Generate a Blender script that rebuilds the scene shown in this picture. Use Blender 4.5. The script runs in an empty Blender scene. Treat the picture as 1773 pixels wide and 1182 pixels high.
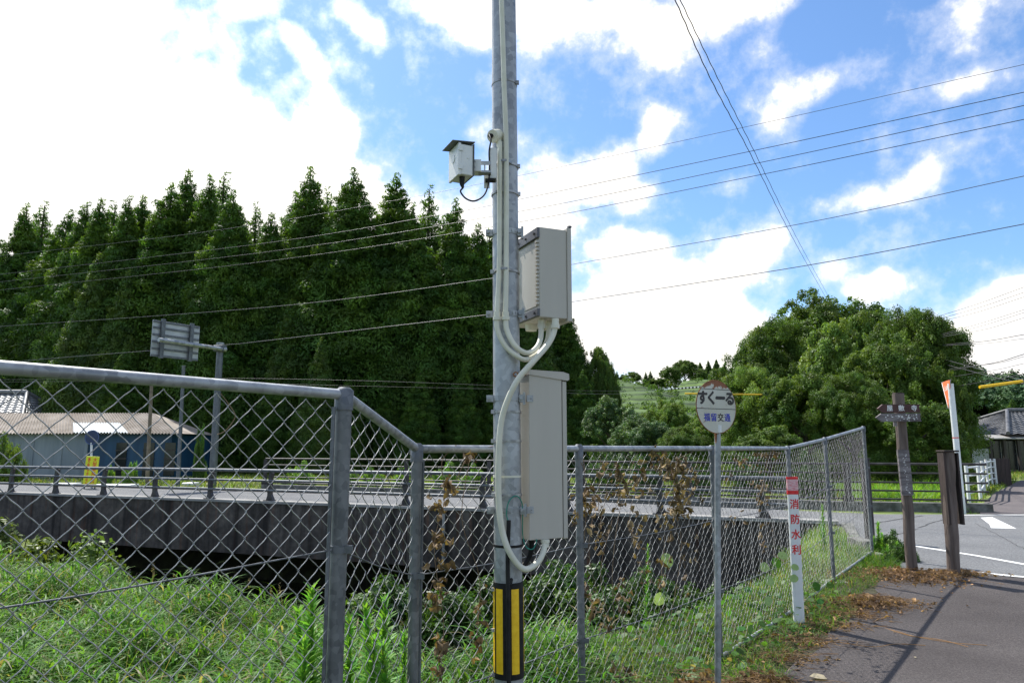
import bpy, bmesh, math, random
import numpy as np
from mathutils import Vector, Matrix
R = math.radians
rng = np.random.default_rng(7)
random.seed(7)
SC = bpy.context.scene
COL = SC.collection

# ------------------------------------------------------------------ camera
PITCH = R(8.5); FPX = 1231.0; CX = 886.5; CY = 591.0; CAMZ = 1.5
cd = bpy.data.cameras.new('camera'); cam = bpy.data.objects.new('camera', cd); COL.objects.link(cam)
cd.sensor_width = 36; cd.lens = FPX / 1773 * 36; cd.clip_start = .05; cd.clip_end = 3000
cam.location = (0, 0, CAMZ); cam.rotation_euler = (R(90) + PITCH, 0, 0)
SC.camera = cam
SP, CP = math.sin(PITCH), math.cos(PITCH)

def at(px, py, Y):
    """world point on the sight line of photo pixel (px, py) at world depth Y"""
    a = (px - CX) / FPX; b = (CY - py) / FPX
    d = Vector((a, CP - b * SP, SP + b * CP))
    t = Y / d.y
    return Vector((d.x * t, Y, CAMZ + d.z * t))

# ------------------------------------------------------------------ light
SUN_EL, SUN_AZ = R(54), R(-38)          # azimuth from +Y, positive to the right
sd = Vector((math.sin(SUN_AZ) * math.cos(SUN_EL), math.cos(SUN_AZ) * math.cos(SUN_EL), math.sin(SUN_EL)))
sl = bpy.data.lights.new('sun', 'SUN'); so = bpy.data.objects.new('sun', sl); COL.objects.link(so)
sl.energy = 4.8; sl.angle = R(.55); sl.color = (1, .965, .9)
so.rotation_euler = sd.to_track_quat('Z', 'Y').to_euler(); so.location = (0, 0, 30)
SC.view_settings.view_transform = 'Standard'; SC.view_settings.look = 'None'
SC.view_settings.gamma = 1; SC.view_settings.exposure = 0.6
SC.view_settings.use_curve_mapping = False
try:
    SC.cycles.max_bounces = 7; SC.cycles.diffuse_bounces = 3; SC.cycles.transparent_max_bounces = 8
    SC.cycles.use_denoising = True
except Exception: pass

# ------------------------------------------------------------------ sky
def build_world():
    w = bpy.data.worlds.new("World"); SC.world = w; w.use_nodes = True
    nt = w.node_tree; N = nt.nodes; L = nt.links; N.clear()
    out = N.new('ShaderNodeOutputWorld'); bg = N.new('ShaderNodeBackground'); bg.inputs[1].default_value = .15
    sky = N.new('ShaderNodeTexSky'); sky.sky_type = 'NISHITA'; sky.sun_disc = False
    sky.sun_elevation = SUN_EL; sky.sun_rotation = SUN_AZ
    sky.air_density = 1.0; sky.dust_density = 0.6; sky.ozone_density = 1.6
    tc = N.new('ShaderNodeTexCoord')
    sx = N.new('ShaderNodeSeparateXYZ'); L.new(tc.outputs['Generated'], sx.inputs[0])
    def M(op, a, b=None, c=None):
        n = N.new('ShaderNodeMath'); n.operation = op
        for i, v in enumerate((a, b, c)):
            if v is None: continue
            if isinstance(v, (int, float)): n.inputs[i].default_value = v
            else: L.new(v, n.inputs[i])
        return n.outputs[0]
    az = M('MULTIPLY', M('ARCTAN2', sx.outputs[0], sx.outputs[1]), 57.2958)
    el = M('MULTIPLY', M('ARCSINE', sx.outputs[2]), 57.2958)
    cv = N.new('ShaderNodeCombineXYZ'); L.new(az, cv.inputs[0]); L.new(el, cv.inputs[1])
    # warp of the lookup so that the outlines are ragged
    n1 = N.new('ShaderNodeTexNoise'); n1.inputs['Scale'].default_value = 7; n1.inputs['Detail'].default_value = 7; n1.inputs['Roughness'].default_value = .62
    L.new(tc.outputs['Generated'], n1.inputs['Vector'])
    def azel(px, py):
        d = (at(px, py, 10) - Vector((0, 0, CAMZ))).normalized()
        return math.degrees(math.atan2(d.x, d.y)), math.degrees(math.asin(d.z))
    blobs = [  # px, py, rx, ry, rotation (deg), weight
        (40, 40, 420, 210, 0, 1.3), (120, 280, 560, 230, 0, 1.4), (400, 300, 270, 165, 0, 1.2), (620, 350, 270, 110, -8, 1.2),
        (100, 480, 500, 200, 0, 1.2), (830, 400, 140, 90, -10, .9), (560, 190, 90, 60, -40, .7), (600,215,60,60,0,.6),
        (440, 8, 75, 34, 15, .95), (527, 90, 62, 36, -40, .95), (632, 48, 68, 42, -35, 1.0),
        (780, 10, 110, 45, 0, 1.1), (940, 25, 210, 85, 0, 1.25), (1140, 55, 150, 120, 0, 1.2), (1290, 10, 170, 60, 10, 1.1), (820, 60, 60, 50, 0, .6),
        (1125, 205, 44, 54, 20, .72), (1165, 215, 44, 44, 0, .65), (1135,250,36,40,0,.7), (1050, 285, 120, 50, 18, .95), (950, 350, 110, 90, 0, 1.1), (1080, 330, 90, 50, 0, .95),
        (940, 440, 90, 90, 0, 1.0), (1090, 425, 90, 40, 0, 1.0), (1150, 490, 200, 90, 0, 1.2), (1290, 445, 80, 60, 30, 1.0), (1340, 415, 50, 50, 40, .65),
        (1080, 590, 260, 120, 0, 1.4), (1270, 590, 160, 80, 0, 1.1), (1260, 320, 70, 26, 15, .55),
        (1335, 205, 85, 85, 20, .72), (1380, 165, 80, 62, 30, .66), (1325,100,50,56,0,.5), (1455, 130, 110, 50, 20, .55), (1500, 345, 110, 42, 5, .74),
        (1580, 322, 70, 46, 30, .6), (1650, 262, 130, 46, 35, .5), (1665, 148, 75, 34, 15, .58), (1700, 20, 110, 60, 30, .25), (1525, 492, 80, 34, 10, .7),
        (1700, 600, 260, 110, 15, 1.4), (1790, 545, 170, 100, 10, 1.4), (1540, 600, 120, 80, 0, .9), (1440, 462, 60, 34, 0, .5)]
    acc = None
    for (px, py, rx, ry, rot, wt) in blobs:
        a0, e0 = azel(px, py); a1, _ = azel(px + rx, py); _, e1 = azel(px, py - ry)
        mp = N.new('ShaderNodeMapping'); mp.vector_type = 'TEXTURE'
        mp.inputs['Location'].default_value = (a0, e0, 0); mp.inputs['Rotation'].default_value = (0, 0, R(rot))
        mp.inputs['Scale'].default_value = (abs(a1 - a0), abs(e1 - e0), 1)
        L.new(cv.outputs[0], mp.inputs[0])
        ln = N.new('ShaderNodeVectorMath'); ln.operation = 'LENGTH'; L.new(mp.outputs[0], ln.inputs[0])
        v = M('MULTIPLY', M('MAXIMUM', M('SUBTRACT', 1.0, ln.outputs['Value']), 0.0), wt)
        acc = v if acc is None else M('ADD', acc, v)
    # elsewhere in the sky: broken cloud
    side = N.new('ShaderNodeMapRange'); side.inputs[1].default_value = 42; side.inputs[2].default_value = 60
    side.inputs[3].default_value = 0; side.inputs[4].default_value = .26
    L.new(M('ABSOLUTE', az), side.inputs[0])
    acc = M('ADD', M('MINIMUM', acc, 1.0), side.outputs[0])
    n2 = N.new('ShaderNodeTexNoise'); n2.inputs['Scale'].default_value = 3.2; n2.inputs['Detail'].default_value = 9; n2.inputs['Roughness'].default_value = .58
    L.new(tc.outputs['Generated'], n2.inputs['Vector'])
    nz = M('ADD', M('MULTIPLY', M('SUBTRACT', n1.outputs[0], .5), 2.1), M('MULTIPLY', M('SUBTRACT', n2.outputs[0], .5), .9))
    n3 = N.new('ShaderNodeTexNoise'); n3.inputs['Scale'].default_value = 24; n3.inputs['Detail'].default_value = 6; n3.inputs['Roughness'].default_value = .6
    L.new(tc.outputs['Generated'], n3.inputs['Vector'])
    nz = M('ADD', nz, M('MULTIPLY', M('SUBTRACT', n3.outputs[0], .5), 1.5))
    d = M('ADD', acc, nz)
    mr = N.new('ShaderNodeMapRange'); mr.interpolation_type = 'SMOOTHSTEP'
    mr.inputs[1].default_value = .10; mr.inputs[2].default_value = .84; L.new(d, mr.inputs[0])
    # wisps of thin haze round the clouds
    mr2 = N.new('ShaderNodeMapRange'); mr2.interpolation_type = 'SMOOTHSTEP'; mr2.inputs[1].default_value = -.1; mr2.inputs[2].default_value = .6
    mr2.inputs[4].default_value = .36
    L.new(d, mr2.inputs[0])
    fac = M('MAXIMUM', mr.outputs[0], mr2.outputs[0])
    # soft grey undersides deep inside a bank
    mr3 = N.new('ShaderNodeMapRange'); mr3.inputs[1].default_value = .9; mr3.inputs[2].default_value = 1.5; L.new(d, mr3.inputs[0])
    cc = N.new('ShaderNodeMix'); cc.data_type = 'RGBA'; L.new(mr3.outputs[0], cc.inputs[0])
    cc.inputs[6].default_value = (6.3, 6.05, 5.7, 1); cc.inputs[7].default_value = (4.9, 4.85, 4.9, 1)
    # the air scatters a little more blue than the plain model at this exposure
    tint = N.new('ShaderNodeMix'); tint.data_type = 'RGBA'; tint.blend_type = 'MULTIPLY'; tint.inputs[0].default_value = 1
    tint.inputs[7].default_value = SKYTINT
    L.new(sky.outputs[0], tint.inputs[6])
    # cloud near the sun is much brighter than cloud away from it
    dt = N.new('ShaderNodeVectorMath'); dt.operation = 'DOT_PRODUCT'; L.new(tc.outputs['Generated'], dt.inputs[0]); dt.inputs[1].default_value = tuple(sd)
    gl = N.new('ShaderNodeMapRange'); gl.interpolation_type = 'SMOOTHSTEP'; gl.inputs[1].default_value = .78; gl.inputs[2].default_value = 1.0; gl.inputs[3].default_value = 1.0; gl.inputs[4].default_value = 3.2
    L.new(dt.outputs['Value'], gl.inputs[0])
    cs = N.new('ShaderNodeVectorMath'); cs.operation = 'SCALE'; L.new(cc.outputs[2], cs.inputs[0]); L.new(gl.outputs[0], cs.inputs['Scale'])
    mx = N.new('ShaderNodeMix'); mx.data_type = 'RGBA'; L.new(fac, mx.inputs[0])
    L.new(tint.outputs[2], mx.inputs[6]); L.new(cs.outputs[0], mx.inputs[7])
    L.new(mx.outputs[2], bg.inputs[0]); L.new(bg.outputs[0], out.inputs[0])
SKYTINT = (.58, .745, .90, 1)
build_world()

# ------------------------------------------------------------------ materials
MATS = {}
def mat(name, c1, c2=None, scale=8, rough=.6, metal=0, bump=0, bscale=None, detail=5, spec=.5, sharp=.5, c3=None, stretch=None, coord='Object', trans=0, attr=None, speck=0):
    if name in MATS: return MATS[name]
    m = bpy.data.materials.new(name); m.use_nodes = True; nt = m.node_tree; N = nt.nodes; L = nt.links
    p = N['Principled BSDF']; out = N['Material Output']
    p.inputs['Roughness'].default_value = rough; p.inputs['Metallic'].default_value = metal
    p.inputs['Specular IOR Level'].default_value = spec
    c2 = c2 or c1
    tc = N.new('ShaderNodeTexCoord'); mp = N.new('ShaderNodeMapping'); L.new(tc.outputs[coord], mp.inputs[0])
    if stretch: mp.inputs['Scale'].default_value = stretch
    nz = N.new('ShaderNodeTexNoise'); nz.inputs['Scale'].default_value = scale; nz.inputs['Detail'].default_value = detail
    L.new(mp.outputs[0], nz.inputs['Vector'])
    cr = N.new('ShaderNodeValToRGB'); L.new(nz.outputs[0], cr.inputs[0])
    e = cr.color_ramp.elements; lo = .5 - sharp * .3; hi = .5 + sharp * .3
    e[0].position = lo; e[0].color = (*c1, 1); e[1].position = hi; e[1].color = (*c2, 1)
    if c3:
        k = cr.color_ramp.elements.new(min(.95, hi + .08)); k.color = (*c3, 1)
    col = cr.outputs[0]
    if speck:
        sn = N.new('ShaderNodeTexNoise'); sn.inputs['Scale'].default_value = speck; sn.inputs['Detail'].default_value = 3; L.new(tc.outputs['Object'], sn.inputs['Vector'])
        sr = N.new('ShaderNodeValToRGB'); L.new(sn.outputs[0], sr.inputs[0]); sr.color_ramp.elements[0].position = .36; sr.color_ramp.elements[0].color = (.68, .68, .68, 1); sr.color_ramp.elements[1].position = .66; sr.color_ramp.elements[1].color = (1.22, 1.21, 1.2, 1)
        sm = N.new('ShaderNodeMix'); sm.data_type = 'RGBA'; sm.blend_type = 'MULTIPLY'; sm.inputs[0].default_value = 1; L.new(col, sm.inputs[6]); L.new(sr.outputs[0], sm.inputs[7]); col = sm.outputs[2]
    if attr:
        at_ = N.new('ShaderNodeAttribute'); at_.attribute_name = attr
        mm = N.new('ShaderNodeMix'); mm.data_type = 'RGBA'; mm.blend_type = 'MULTIPLY'; mm.inputs[0].default_value = 1
        L.new(col, mm.inputs[6]); L.new(at_.outputs['Color'], mm.inputs[7]); col = mm.outputs[2]
    L.new(col, p.inputs['Base Color'])
    if bump:
        nb = N.new('ShaderNodeTexNoise'); nb.inputs['Scale'].default_value = bscale or scale * 4; nb.inputs['Detail'].default_value = 6
        L.new(mp.outputs[0], nb.inputs['Vector'])
        b = N.new('ShaderNodeBump'); b.inputs['Strength'].default_value = bump; b.inputs['Distance'].default_value = .02
        L.new(nb.outputs[0], b.inputs['Height']); L.new(b.outputs[0], p.inputs['Normal'])
    if trans:
        tr = N.new('ShaderNodeBsdfTranslucent'); L.new(col, tr.inputs[0])
        hs = N.new('ShaderNodeMix'); hs.data_type = 'RGBA'; hs.blend_type = 'MULTIPLY'; hs.inputs[0].default_value = 1
        hs.inputs[7].default_value = (1.5, 1.5, .55, 1); L.new(col, hs.inputs[6]); L.new(hs.outputs[2], tr.inputs[0])
        ms = N.new('ShaderNodeMixShader'); ms.inputs[0].default_value = trans
        L.new(p.outputs[0], ms.inputs[1]); L.new(tr.outputs[0], ms.inputs[2]); L.new(ms.outputs[0], out.inputs[0])
    MATS[name] = m
    return m

def galv(name, a, b, scale=45, rough=.5, metal=.55):
    """hot-dip galvanised steel: spangle patches plus streaks"""
    if name in MATS: return MATS[name]
    m = bpy.data.materials.new(name); m.use_nodes = True; nt = m.node_tree; N = nt.nodes; L = nt.links; p = N['Principled BSDF']
    tc = N.new('ShaderNodeTexCoord')
    v = N.new('ShaderNodeTexVoronoi'); v.inputs['Scale'].default_value = scale; L.new(tc.outputs['Object'], v.inputs['Vector'])
    s = N.new('ShaderNodeSeparateColor'); L.new(v.outputs['Color'], s.inputs[0])
    n = N.new('ShaderNodeTexNoise'); n.inputs['Scale'].default_value = 9; n.inputs['Detail'].default_value = 7
    mp = N.new('ShaderNodeMapping'); mp.inputs['Scale'].default_value = (1, 1, .35); L.new(tc.outputs['Object'], mp.inputs[0]); L.new(mp.outputs[0], n.inputs['Vector'])
    a1 = N.new('ShaderNodeMath'); a1.operation = 'MULTIPLY_ADD'; a1.inputs[1].default_value = .38; L.new(s.outputs[0], a1.inputs[0]); 
    a2 = N.new('ShaderNodeMath'); a2.operation = 'MULTIPLY_ADD'; a2.inputs[1].default_value = 1.5; a2.inputs[2].default_value = -.45; L.new(n.outputs[0], a2.inputs[0]); L.new(a2.outputs[0], a1.inputs[2])
    cr = N.new('ShaderNodeValToRGB'); L.new(a1.outputs[0], cr.inputs[0])
    cr.color_ramp.elements[0].position = .15; cr.color_ramp.elements[0].color = (*a, 1); cr.color_ramp.elements[1].position = .85; cr.color_ramp.elements[1].color = (*b, 1)
    L.new(cr.outputs[0], p.inputs['Base Color']); p.inputs['Metallic'].default_value = metal
    rr = N.new('ShaderNodeMapRange'); rr.inputs[3].default_value = rough - .12; rr.inputs[4].default_value = rough + .15; L.new(a1.outputs[0], rr.inputs[0]); L.new(rr.outputs[0], p.inputs['Roughness'])
    MATS[name] = m
    return m

m_galv = galv('galvanised_steel', (.20, .21, .22), (.47, .485, .495))
m_galvd = galv('weathered_galvanised_steel', (.085, .092, .10), (.20, .21, .225), rough=.55)
m_postg = galv('dull_post_steel', (.09, .096, .10), (.25, .255, .255), rough=.6, metal=.35)
m_wire = mat('zinc_wire', (.20, .20, .20), (.43, .43, .42), 30, .42, .5)
m_paint = mat('warm_grey_paint', (.435, .407, .353), (.475, .445, .385), 3.5, .45, 0, .06, 160, 7, stretch=(5, 5, .6), sharp=1.1)
m_paintd = mat('grey_steel_bracket', (.085, .085, .095), (.13, .13, .14), 14, .5, .3)
m_cream = mat('cream_plastic', (.60, .585, .47), (.68, .665, .55), 12, .42)
m_white = mat('off_white_paint', (.66, .67, .65), (.74, .75, .73), 10, .42)
m_black = mat('black_rubber', (.008, .008, .008), (.018, .018, .018), 30, .6, spec=.25)
m_yellow = mat('reflective_yellow', (.85, .50, .01), (.95, .60, .02), 60, .35)
m_green_wire = mat('green_insulation', (.01, .22, .16), None, 5, .4)
m_signwhite = mat('weathered_white_enamel', (.50, .49, .40), (.66, .66, .60), 14, .45, sharp=.8)
m_rust = mat('rust', (.10, .035, .012), (.32, .13, .04), 40, .85, 0, .5, 120)
m_letterblack = mat('black_sign_paint', (.02, .018, .016), (.035, .03, .028), 40, .6)
m_letterblue = mat('blue_sign_paint', (.02, .03, .32), (.03, .045, .42), 30, .5)
m_letterred = mat('red_sign_paint', (.62, .01, .012), (.70, .02, .02), 30, .5)
m_letterwhite = mat('white_sign_paint', (.75, .74, .7), (.8, .8, .78), 30, .6)
m_asphalt = mat('path_asphalt', (.078, .067, .064), (.145, .128, .122), 1.0, .93, 0, 1.0, 190, 9, .3, .9, speck=75)
m_road = mat('road_asphalt', (.155, .158, .162), (.205, .208, .21), 1.1, .92, 0, .8, 120, 9, .3, .9, speck=45)
m_roadp = mat('side_path_asphalt', (.10, .088, .088), (.145, .125, .122), 1.2, .95, 0, .5, 110, 8, .3, .9)
m_line = mat('road_marking_paint', (.52, .52, .50), (.80, .80, .78), 22, .7, detail=9, sharp=.9)
m_soil = mat('soil', (.035, .03, .018), (.075, .075, .03), 3, .95, 0, .8, 30)
m_lawn = mat('field_grass', (.08, .12, .02), (.19, .24, .05), .9, .95, 0, .8, 25, detail=9)
m_conc = mat('stained_concrete', (.032, .026, .021), (.085, .073, .062), 2.6, .9, 0, .5, 30, 9, .3, .8, c3=(.16,.145,.13), stretch=(2.6, 2.6, .14))
def girder_mat():
    m = bpy.data.materials.new('streaked_girder_concrete'); m.use_nodes = True; nt = m.node_tree; N = nt.nodes; L = nt.links; p = N['Principled BSDF']; p.inputs['Roughness'].default_value = .9
    tc = N.new('ShaderNodeTexCoord')
    def nz(sc, st, dt):
        mp = N.new('ShaderNodeMapping'); mp.inputs['Scale'].default_value = st; L.new(tc.outputs['Object'], mp.inputs[0]); n = N.new('ShaderNodeTexNoise'); n.inputs['Scale'].default_value = sc; n.inputs['Detail'].default_value = dt; L.new(mp.outputs[0], n.inputs['Vector']); return n.outputs[0]
    def ramp(src, *st):
        c = N.new('ShaderNodeValToRGB'); L.new(src, c.inputs[0]); e = c.color_ramp.elements
        e[0].position, e[0].color = st[0][0], (*st[0][1], 1); e[1].position, e[1].color = st[-1][0], (*st[-1][1], 1)
        for q in st[1:-1]: k = e.new(q[0]); k.color = (*q[1], 1)
        return c.outputs[0]
    base = ramp(nz(.8, (1, 1, 1.6), 8), (.3, (.045, .038, .032)), (.7, (.15, .132, .115)))
    fine = ramp(nz(7, (1, 1, 1), 8), (.3, (.55, .55, .55)), (.7, (1.1, 1.1, 1.1)))
    st1 = ramp(nz(1.7, (2.2, 2.2, .10), 6), (.36, (.22, .19, .17)), (.52, (.85, .82, .8)), (.8, (1.15, 1.1, 1.05)))
    st2 = ramp(nz(3.3, (2.0, 2.0, .16), 5), (.58, (1, 1, 1)), (.72, (1.25, .72, .5)))
    c = base
    for o in (fine, st1, st2):
        x = N.new('ShaderNodeMix'); x.data_type = 'RGBA'; x.blend_type = 'MULTIPLY'; x.inputs[0].default_value = 1; L.new(c, x.inputs[6]); L.new(o, x.inputs[7]); c = x.outputs[2]
    L.new(c, p.inputs['Base Color'])
    b = N.new('ShaderNodeBump'); b.inputs['Strength'].default_value = .5; b.inputs['Distance'].default_value = .02; L.new(nz(18, (1, 1, 1), 6), b.inputs['Height']); L.new(b.outputs[0], p.inputs['Normal'])
    return m
m_girder = girder_mat()
m_concl = mat('pale_concrete', (.22, .215, .2), (.34, .33, .31), 3, .9, 0, .4, 40)
m_kerb = mat('mossy_kerb_concrete', (.075, .075, .06), (.20, .195, .175), 6, .9, 0, .6, 40)
m_water = mat('ravine_water', (.012, .016, .012), (.03, .035, .022), 2, .12)
m_gravel = mat('wet_gravel', (.05, .05, .05), (.20, .20, .20), 16, .8, 0, 1, 40)
m_railbrown = mat('dark_brown_rail', (.022, .018, .017), (.06, .053, .05), 6, .5, .1)
m_wood = mat('weathered_post_wood', (.07, .048, .038), (.22, .175, .15), 5, .85, 0, .9, 18, 8, .3, .9, stretch=(4, 4, .35))
m_wooddark = mat('dark_wood', (.022, .015, .012), (.06, .04, .034), 5, .8, 0, .6, 18, 8, stretch=(4, 4, .35))
m_woodred = mat('reddish_board', (.05, .014, .012), (.09, .035, .028), 9, .6, 0, .4, 40)
m_woodgrey = mat('grey_board', (.10, .085, .085), (.26, .235, .23), 8, .85, 0, .8, 30, 8, stretch=(.4, 2, 3))
m_orange = mat('orange_sign_face', (.74, .16, .05), (.82, .22, .08), 10, .45)

# ------------------------------------------------------------------ mesh helpers
def tag(o, label=None, cat=None, group=None, kind=None):
    if label: o['label'] = label
    if cat: o['category'] = cat
    if group: o['group'] = group
    if kind: o['kind'] = kind
    return o
def empty(name, loc=(0, 0, 0), rz=0, label=None, cat=None, group=None):
    o = bpy.data.objects.new(name, None); COL.objects.link(o); o.location = loc; o.rotation_euler = (0, 0, rz); o.empty_display_size = .2
    return tag(o, label, cat, group)
def link(name, me, m, parent=None):
    o = bpy.data.objects.new(name, me); COL.objects.link(o)
    if parent is not None: o.parent = parent
    if m is not None: me.materials.append(m)
    return o
def fastmesh(name, V, F, smooth=False):
    """V (n,3) array, F (k,4) or (k,3) int array"""
    V = np.asarray(V, dtype=np.float32); F = np.asarray(F, dtype=np.int32)
    me = bpy.data.meshes.new(name); k, w = F.shape
    me.vertices.add(len(V)); me.vertices.foreach_set('co', V.ravel())
    me.loops.add(k * w); me.loops.foreach_set('vertex_index', F.ravel())
    me.polygons.add(k); me.polygons.foreach_set('loop_start', np.arange(0, k * w, w, dtype=np.int32))
    try: me.polygons.foreach_set('loop_total', np.full(k, w, dtype=np.int32))
    except Exception: pass
    me.update(calc_edges=True)
    if smooth: me.polygons.foreach_set('use_smooth', np.ones(k, dtype=bool))
    return me
def setcol(me, C):
    a = me.color_attributes.new('tint', 'FLOAT_COLOR', 'POINT'); C4 = np.ones((len(C), 4), dtype=np.float32); C4[:, :3] = C
    a.data.foreach_set('color', C4.ravel())

class MB:
    """collects shapes, builds ONE mesh object"""
    def __init__(s): s.v = []; s.f = []; s.sm = []
    def add(s, V, F, smooth=False):
        b = len(s.v); s.v += [tuple(p) for p in V]
        for f in F: s.f.append([i + b for i in f]); s.sm.append(smooth)
    def box(s, lo, hi, M=None, bev=0):
        if bev:
            bm = bmesh.new(); bmesh.ops.create_cube(bm, size=1)
            for v in bm.verts:
                v.co = Vector([lo[i] + (v.co[i] + .5) * (hi[i] - lo[i]) for i in range(3)])
            bmesh.ops.bevel(bm, geom=bm.edges[:], offset=bev, segments=2, affect='EDGES', profile=.5)
            V = [v.co.copy() for v in bm.verts]; bm.verts.index_update(); F = [[v.index for v in f.verts] for f in bm.faces]; bm.free()
        else:
            V = [Vector((x, y, z)) for x in (lo[0], hi[0]) for y in (lo[1], hi[1]) for z in (lo[2], hi[2])]
            F = [(0, 1, 3, 2), (4, 6, 7, 5), (0, 4, 5, 1), (2, 3, 7, 6), (0, 2, 6, 4), (1, 5, 7, 3)]
        if M is not None: V = [M @ p for p in V]
        s.add(V, F)
    def tube(s, pts, r, n=10, cap=True, closed=False):
        pts = [Vector(p) for p in pts]; k = len(pts); rs = r if isinstance(r, (list, tuple)) else [r] * k
        up = None; rings = []
        for i, p in enumerate(pts):
            a = pts[i - 1] if i > 0 else (pts[-1] if closed else p); b = pts[(i + 1) % k] if (i < k - 1 or closed) else p
            t = (b - a).normalized()
            if up is None: up = Vector((0, 0, 1)) if abs(t.z) < .9 else Vector((1, 0, 0))
            x = t.cross(up).normalized(); y = x.cross(t).normalized(); up = y
            rings.append([p + (x * math.cos(2 * math.pi * j / n) + y * math.sin(2 * math.pi * j / n)) * rs[i] for j in range(n)])
        V = [q for ring in rings for q in ring]; F = []
        for i in range(k - 1 + (1 if closed else 0)):
            a = i * n; b = ((i + 1) % k) * n
            for j in range(n): F.append((a + j, a + (j + 1) % n, b + (j + 1) % n, b + j))
        s.add(V, F, True)
        if cap and not closed:
            s.add(rings[0], [list(range(n))[::-1]]); s.add(rings[-1], [list(range(n))])
    def prism(s, poly, z0, z1, M=None):
        n = len(poly); V = [Vector((x, y, z0)) for x, y in poly] + [Vector((x, y, z1)) for x, y in poly]
        if M is not None: V = [M @ p for p in V]
        F = [list(range(n))[::-1], [n + i for i in range(n)]] + [(i, (i + 1) % n, n + (i + 1) % n, n + i) for i in range(n)]
        s.add(V, F)
    def build(s, name, m, parent=None):
        me = bpy.data.meshes.new(name); me.from_pydata([tuple(p) for p in s.v], [], s.f); me.update()
        me.polygons.foreach_set('use_smooth', s.sm)
        return link(name, me, m, parent)

def spline(pts, n=8):
    """Catmull-Rom through the points"""
    P = [Vector(p) for p in pts]; P = [P[0] * 2 - P[1]] + P + [P[-1] * 2 - P[-2]]; out = []
    for i in range(1, len(P) - 2):
        for k in range(n):
            t = k / n
            out.append(.5 * ((2 * P[i]) + (P[i + 1] - P[i - 1]) * t + (2 * P[i - 1] - 5 * P[i] + 4 * P[i + 1] - P[i + 2]) * t * t + (3 * P[i] - P[i - 1] - 3 * P[i + 1] + P[i + 2]) * t ** 3))
    out.append(P[-2]); return out

def frame(origin, x, y):
    x = Vector(x).normalized(); y = Vector(y).normalized(); z = x.cross(y)
    return Matrix(((x.x, y.x, z.x, origin[0]), (x.y, y.y, z.y, origin[1]), (x.z, y.z, z.z, origin[2]), (0, 0, 0, 1)))

_font = None
def lettering(name, txt, size, M, m, parent, sx=1, bold=.0, extr=.0008, vertical=False, gap=1.1):
    """text laid in the local xy plane of M (centred), as a mesh"""
    cu = bpy.data.curves.new(name, 'FONT'); cu.body = '\n'.join(txt) if vertical else txt
    cu.resolution_u = 6; cu.size = size; cu.align_x = 'CENTER'; cu.align_y = 'CENTER'; cu.extrude = extr; cu.offset = 0; cu.space_line = gap
    o = bpy.data.objects.new(name, cu); COL.objects.link(o)
    bpy.context.view_layer.update()
    me = bpy.data.meshes.new_from_object(o.evaluated_get(bpy.context.evaluated_depsgraph_get()))
    bpy.data.objects.remove(o); bpy.data.curves.remove(cu)
    n = len(me.vertices); co = np.empty(n * 3, dtype=np.float32); me.vertices.foreach_get('co', co); co = co.reshape(-1, 3); F0 = [tuple(p.vertices) for p in me.polygons]
    V = []; F = []
    for q, (dx, dy) in enumerate(((0, 0), (1, 0), (-1, 0), (0, 1), (0, -1), (.7, .7), (-.7, -.7)) if bold else ((0, 0),)):
        F += [tuple(i + len(V) * 1 for i in f) for f in F0]; V += [(a + dx * bold, b + dy * bold, c + q * .00006) for a, b, c in co.tolist()]
    bpy.data.meshes.remove(me); me = bpy.data.meshes.new(name); me.from_pydata(V, [], F)
    me.transform(M @ Matrix.Diagonal((sx, 1, 1, 1))); me.update()
    return link(name, me, m, parent)

# ------------------------------------------------------------------ terrain
NA = np.array([-15.6, 22.4]); ND = np.array([.9276, -.3736]); NN = np.array([.3736, .9276])
def NP(t, v=0, z=0):
    p = NA + ND * t + NN * v
    return Vector((p[0], p[1], z))
RAV = np.array([(-23, 13.5), (-11.5, 9.6), (-6, 8.4), (-3.4, 7.3), (-1.9, 6.2), (-1.15, 5.2), (-.45, 4.45), (.25, 4.9), (1.05, 6.0), (2.1, 7.1), (3.45, 8.8), (4.4, 10.4), (4.95, 12.0), (5.7, 13.7), (6.6, 18.2), (-23, 31)])
def sstep(x, a, b):
    t = np.clip((x - a) / (b - a), 0, 1); return t * t * (3 - 2 * t)
def insidedist(X, Y, poly):
    X = np.asarray(X, float); Y = np.asarray(Y, float); d = np.full(X.shape, 1e9); ins = np.zeros(X.shape, bool); n = len(poly)
    for i in range(n):
        ax, ay = poly[i]; bx, by = poly[(i + 1) % n]; ex, ey = bx - ax, by - ay
        t = np.clip(((X - ax) * ex + (Y - ay) * ey) / (ex * ex + ey * ey), 0, 1)
        d = np.minimum(d, np.hypot(X - ax - t * ex, Y - ay - t * ey))
        c = ((ay > Y) != (by > Y)) & (X < (bx - ax) * (Y - ay) / (by - ay + 1e-12) + ax)
        ins ^= c
    return np.where(ins, d, -d)
def hgt(X, Y):
    X = np.asarray(X, float); Y = np.asarray(Y, float)
    base = .08 * sstep(Y, 5.5, 8.5) - .02
    base = base - .06 * (X < -.4 + 0 * X) * sstep(-X, .4, 1.5)
    base = base - .02 * sstep(-X, 1.5, 4) * sstep(Y, 3.5, 6) * (Y < 12)
    base = base + .035 * np.sin(X * 1.7 + 1) * np.cos(Y * 1.3) * ((X < 1) & (Y < 9))
    d = insidedist(X, Y, RAV)
    dep = 2.75 * sstep(d, -.15, 2.0)
    bar = 1.35 * np.exp(-(((X - .9) / 2.2) ** 2 + ((Y - 11.1) / 1.3) ** 2))
    h = base - dep + bar * (d > 0) * sstep(d, 0, 1)
    far = np.hypot(X, Y)
    return h - .0 * far
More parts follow.
